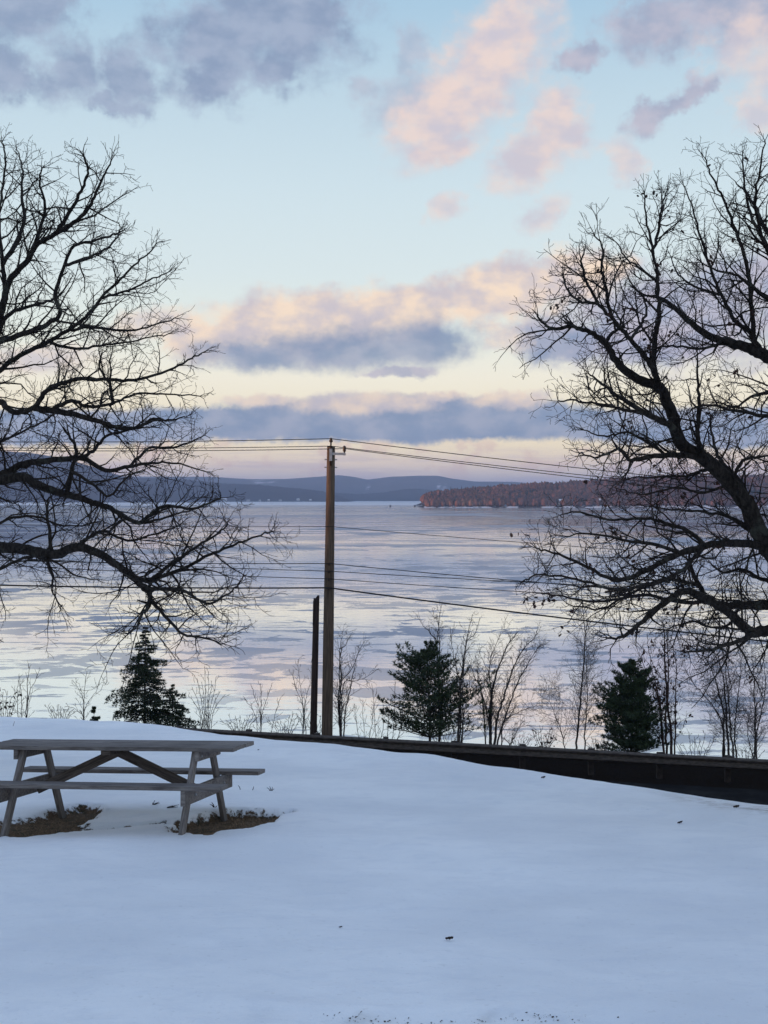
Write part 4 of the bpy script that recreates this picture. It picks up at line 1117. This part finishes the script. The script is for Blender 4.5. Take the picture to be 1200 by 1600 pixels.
brushes = [(5, 40.9, 'leafy dark brush at the far left edge above the snow', 26, 44), (95, 41.2, 'low twiggy brush between the two left saplings', 26, 22), (375, 41, 'low brush between the dense bush and the slender sapling', 30, 22), (445, 41.2, 'low brush right of the slender sapling', 26, 28),
           (500, 41.0, 'small twigs around the foot of the two poles', 26, 30), (850, 41.2, 'small dark bush between the vase-shaped tree and the birch', 18, 32), (935, 41, 'low twigs at the foot of the birch-like tree', 22, 26),
           (1085, 41.2, 'low brush between the leafy trunks and the grey clump', 34, 42), (1165, 41.2, 'low brush right of the grey clump', 30, 34), (700, 40.9, 'low twiggy brush at the foot of the round pine', 40, 26), (810, 41, 'low twigs right of the vase-shaped tree', 26, 22)]
for k, (px, D_, lb, hw, h) in enumerate(brushes):
    yb = 1137 + max(0, px - 350) * .066 if px > 350 else 1118 + px * .05
    sapling('bush', px, D_, [(1.5, [(px + dx * .5, yb - 2), (px + dx, yb - h * rng.uniform(.5, 1))]) for dx in np.linspace(-hw, hw, 9)],
            lb, prm=dict(small, gap=[.3, .13, .1, .1], len=[1, .26, .14, .1], ang=[(20, 40), (25, 60), (30, 60), (30, 60)]), seed=40 + k, cat='bush', leaves=60 if k in (0, 5) else 0)

# ---- evergreens -----------------------------------------------------
def evergreen(name, px, D, ytop, ybase, halfw, kind, label, seed, lean=0, shape=None, nmin=16, nbr=8):
    r = random.Random(seed)
    a, _ = ray(px, ybase); x = a * D; z0 = bz(x, D); b0 = Vector((x, D, z0))
    ztop = ray(px, ytop)[1] * D; H = ztop - z0; vis = ray(px, ybase)[1] * D
    Wd = halfw / F * D
    t = empty(name, b0); tag(t, label, 'tree')
    tr = Tubes(7); tp = [Vector((lean * (k / 8) ** 1.5, 0, -.15 + (H + .1) * k / 8)) for k in range(9)]
    tr.add(tp, [.045 * H / 3.5 * (1 - .9 * k / 8) + .004 for k in range(9)]); tr.build('trunk', M_SAP, t)
    br = Tubes(4); V, Fc = [], []
    def needle_tuft(p, d, n_, ln_, wd):
        d = d.normalized()
        for _ in range(n_):
            nd = (d * r.uniform(.2, 1.0) + Vector((r.gauss(0, .55), r.gauss(0, .55), r.gauss(0, .5)))).normalized()
            s_ = nd.orthogonal().normalized(); s_ = Matrix.Rotation(r.uniform(0, 6.28), 3, nd) @ s_
            n0 = len(V); l_ = ln_ * r.uniform(.6, 1.2)
            V.extend([p - s_ * wd, p + s_ * wd, p + nd * l_]); Fc.append((n0, n0 + 1, n0 + 2))
    def spray(p, d, L_, droop, ns):
        """one branch: a curved stem with flat side twigs, each dressed with needles"""
        pts = [p.copy()]; d = d.normalized(); st = L_ / 7
        for k in range(7):
            d = (d + Vector((r.gauss(0, .07), r.gauss(0, .07), droop + r.gauss(0, .04)))).normalized()
            p = p + d * st; pts.append(p.copy())
        br.add(pts, [.012 * (1 - k / 8) + .004 for k in range(8)])
        for k in range(1, 8):
            q = pts[k]; f = k / 7; g_ = min(1, L_ / .45)
            side = d.cross(Vector((0, 0, 1))).normalized()
            for sgn in (-1, 1):
                ll = L_ * .42 * (1.05 - f) * r.uniform(.6, 1.2) + .05 * g_
                dd = (d * .8 + side * sgn * r.uniform(.6, 1.0) + Vector((0, 0, r.gauss(-.05 if kind == 'hemlock' else .18, .15)))).normalized()
                m_ = max(2, int(ll / (.085 if kind == 'hemlock' else .12)))
                for j_ in range(1, m_ + 1):
                    qq = q + dd * ll * j_ / m_ + Vector((0, 0, -.03 * (j_ / m_) ** 2 * (3 if kind == 'hemlock' else -1)))
                    if kind == 'hemlock': needle_tuft(qq, dd, 6, .075 * (.5 + .5 * g_), .013)
                    else: needle_tuft(qq, dd + Vector((0, 0, .5)), 12 if j_ == m_ else 4, .11 * (.4 + .6 * g_), .012)
            needle_tuft(q, d, 5, .08 * (.5 + .5 * g_), .012)
        needle_tuft(pts[-1], d + Vector((0, 0, .4 if kind == 'pine' else 0)), 16, .12 * (.4 + .6 * g_), .012)
    nlev = max(nmin, int(H / (.11 if kind == 'hemlock' else .16)))
    for k in range(nlev):
        f = (k + .3 + r.uniform(-.3, .3)) / nlev; z = H * f
        if z < .15: continue
        w_ = Wd * (shape(f) if shape else (1 - f) ** .8) * 1.0
        nb = nbr if f < .7 else (max(3, nbr // 2) if f < .88 else 2)
        for j_ in range(nb):
            an = r.uniform(0, 6.28); L_ = max(.05, w_ * (r.uniform(.6, 1.2) if r.random() < .75 else r.uniform(1.1, 1.45)))
            c_ = Vector((lean * f ** 1.5, 0, z))
            el_ = .22 if kind == 'hemlock' else r.uniform(-.1, .5) + 1.0 * f ** 3
            spray(c_, Vector((math.cos(an), math.sin(an), el_)), L_, -.07 if kind == 'hemlock' else .035, 0)
    o = br.build('branches', M_SAP, t); tag(o, kind='stuff')
    o = mesh_obj('needles', V, Fc, M_HEML if kind == 'hemlock' else M_NEEDLE, t); tag(o, kind='stuff')
    return t, len(Fc)
def sh_hem(f): return 1.12 * (1 - f) ** .9 * (1 + .25 * math.sin(f * 23))
def sh_round(f): return 1.0 * max(0, 1 - f ** 1.8) ** .95 * (.72 + .9 * min(f, .3)) * (1 + .15 * math.sin(f * 19 + 1))
def sh_oval(f): return 1.0 * max(0, 1 - f ** 2.0) ** .8 * (.8 + .7 * min(f, .3)) * (1 + .12 * math.sin(f * 17))
evergreen('hemlock_tree', 226, 42, 976, 1134, 52, 'hemlock', 'dark conical hemlock standing behind the snow crest on the left', 51, .03, sh_hem, 16, 6)
evergreen('hemlock_tree', 270, 41.7, 1066, 1137, 36, 'hemlock', 'small hemlock tucked against the right foot of the conical one', 52, .0, sh_round, 8, 4)
evergreen('pine_tree', 672, 42.6, 1003, 1156, 84, 'pine', 'broad round white pine with open tufted branches, middle of the bank', 53, -.12, sh_round)
evergreen('pine_tree', 986, 42.4, 1032, 1182, 54, 'pine', 'dark dense oval pine between the birch and the leafy trunks', 54, 0, sh_oval, 20, 12)
evergreen('pine_seedling', 147, 41.2, 1103, 1130, 9, 'pine', 'knee-high pine seedling beside the spread-armed sapling on the left', 55, 0, None, 5, 3)

# ------------------------------------------------------------------ turf, leaves and twigs in the snow
r = random.Random(77)
def snow_z(x, y):
    return float(lawn_full(np.array([[x]]), np.array([[y]]))[0, 0])
V, Fc = [], []
def hollow_pts(n_, thr):
    out = []
    while len(out) < n_:
        h = r.choice(HOLLOWS[:6]); x = h[0] + r.uniform(-1, 1) * h[2] * 1.05; y = h[1] + r.uniform(-1, 1) * h[3] * 1.05
        if bare_mask(np.array([x]), np.array([y]))[0] > thr: out.append((x, y))
    return out
gp = hollow_pts(5200, .52)
gxa = np.array([[a for a, b in gp]]); gya = np.array([[b for a, b in gp]]); gza = lawn_full(gxa, gya)[0]
for (x, y), z in zip(gp, gza):
    an = r.uniform(0, 6.28); ln_ = r.uniform(.015, .05); dx, dy = math.cos(an), math.sin(an)
    wv = .0022; n0 = len(V)
    V += [(x - dy * wv, y + dx * wv, z - .005), (x + dy * wv, y - dx * wv, z - .005), (x + dx * ln_ * .5 + dy * wv, y + dy * ln_ * .5 - dx * wv, z + ln_ * .35), (x + dx * ln_ * .5 - dy * wv, y + dy * ln_ * .5 + dx * wv, z + ln_ * .35), (x + dx * ln_, y + dy * ln_, z + ln_ * .4)]
    Fc += [(n0, n0 + 1, n0 + 2, n0 + 3), (n0 + 3, n0 + 2, n0 + 4)]
M_DEADG = basic('dead_grass', (.12, .075, .042), (.32, .21, .125), 30, .9)
tag(mesh_obj('dead_grass', V, Fc, M_DEADG), 'matted brown dead grass in the thawed hollows under the picnic table', 'grass', kind='stuff')
def leaf(px, py, size, m, label, lift=.012):
    x, y = G(px, py); V, Fc = [], []
    leaf_geo(V, Fc, Vector((0, 0, 0)), r, size, True)
    o = mesh_obj('fallen_leaf', V, Fc, m); o.location = (x, y, snow_z(x, y) + lift)
    tag(o, label, 'leaf'); return o
leaf(362, 1291, .10, M_LEAFO, 'orange-brown leaf in the thawed hollow right of the picnic table, left of a pair')
leaf(377, 1287, .08, M_LEAFO, 'orange-brown leaf in the right hollow, right one of the pair', .02)
leaf(695, 1471, .055, M_STEELD, 'single curled dark leaf lying alone on the open snow in the foreground')
leaf(529, 1453, .025, M_STEELD, 'small dark scrap of leaf left of the curled dark leaf on the snow', .006)
leaf(1058, 1283, .06, M_STEELD, 'dark leaf on the snow at right, left one near the crest')
leaf(1145, 1260, .07, M_STEELD, 'dark leaf on the snow at the right edge beside the sandy patch')
leaf(845, 1214, .06, M_STEELD, 'dark leaf on the snow crest in front of the guardrail')
leaf(402, 1176, .03, M_STEELD, 'dark speck of leaf on the snow just right of the tabletop end')
V, Fc = [], []
for k in range(150):
    px_ = r.choice((560, 640, 690, 760, 830, 880)) + r.gauss(0, 26); x, y = G(px_, 1592 + r.gauss(0, 2.0)); z = snow_z(x, y); s_ = r.uniform(.003, .010)
    n0 = len(V); V += [(x + r.uniform(-1, 1) * s_, y + r.uniform(-1, 1) * s_, z + r.uniform(-.1, 1) * s_) for _ in range(4)]
    Fc += [(n0, n0 + 1, n0 + 2), (n0, n0 + 2, n0 + 3), (n0, n0 + 3, n0 + 1), (n0 + 1, n0 + 3, n0 + 2)]
tag(mesh_obj('soil_crumbs', V, Fc, M_STEELD), 'dark soil crumbs scattered on the snow edge at the bottom of the photo', 'soil', kind='stuff')
def twig(px, py, dx, dz, label, n_=1):
    x, y = G(px, py); z = snow_z(x, y)
    tb = Tubes(5); r2 = random.Random(px)
    for k in range(n_):
        e = (dx + r2.uniform(-.06, .06) * (k > 0), r2.uniform(-.03, .03), dz * (1 if k == 0 else r2.uniform(.3, .9)))
        tb.add([(0, 0, -.02), (e[0] * .5 + .004, e[1] * .5, e[2] * .55), e], [.0045, .0038, .002])
    o = tb.build('twig', M_TWIG); o.location = (x, y, z); tag(o, label, 'twig')
twig(376, 1240, -.03, .045, 'short stem poking out of the snow beside the bench end')
twig(394, 1240, .02, .045, 'short stem in the snow, middle one of three right of the bench')
twig(423, 1240, -.012, .05, 'three-pronged twig in the snow, rightmost of three beside the bench', 4)
twig(20, 1136, .03, .08, 'thin grass stalk poking from the snow near the left edge')
twig(238, 1262, .03, .05, 'dark stems in the snow under the middle of the table', 6)
twig(258, 1266, .08, .03, 'flattened dark stems under the table beside the upright ones', 6)
twig(335, 1268, -.03, .05, 'tuft of dark stems by the far right table leg', 6)

# ------------------------------------------------------------------ haze
hb = mesh_obj('haze', *box_geo(31600, 19200, 190, (0, 6300, 75)), (lambda: None)() or M_CABLE)
hm = bpy.data.materials.new('haze_air'); hm.use_nodes = True
ht = hm.node_tree; ht.nodes.clear()
pv = ht.nodes.new('ShaderNodeVolumePrincipled'); pv.inputs['Color'].default_value = (.40, .62, 1.0, 1); pv.inputs['Density'].default_value = 1.25e-4
pv.inputs['Anisotropy'].default_value = .1
ho = ht.nodes.new('ShaderNodeOutputMaterial'); ht.links.new(pv.outputs[0], ho.inputs['Volume'])
hb.data.materials.clear(); hb.data.materials.append(hm)
tag(hb, 'thin cold evening haze over the lake and far hills', 'haze', kind='stuff')
print('TRIS', sum(len(o.data.loops) - 2 * len(o.data.polygons) for o in bpy.data.objects if o.type == 'MESH'))
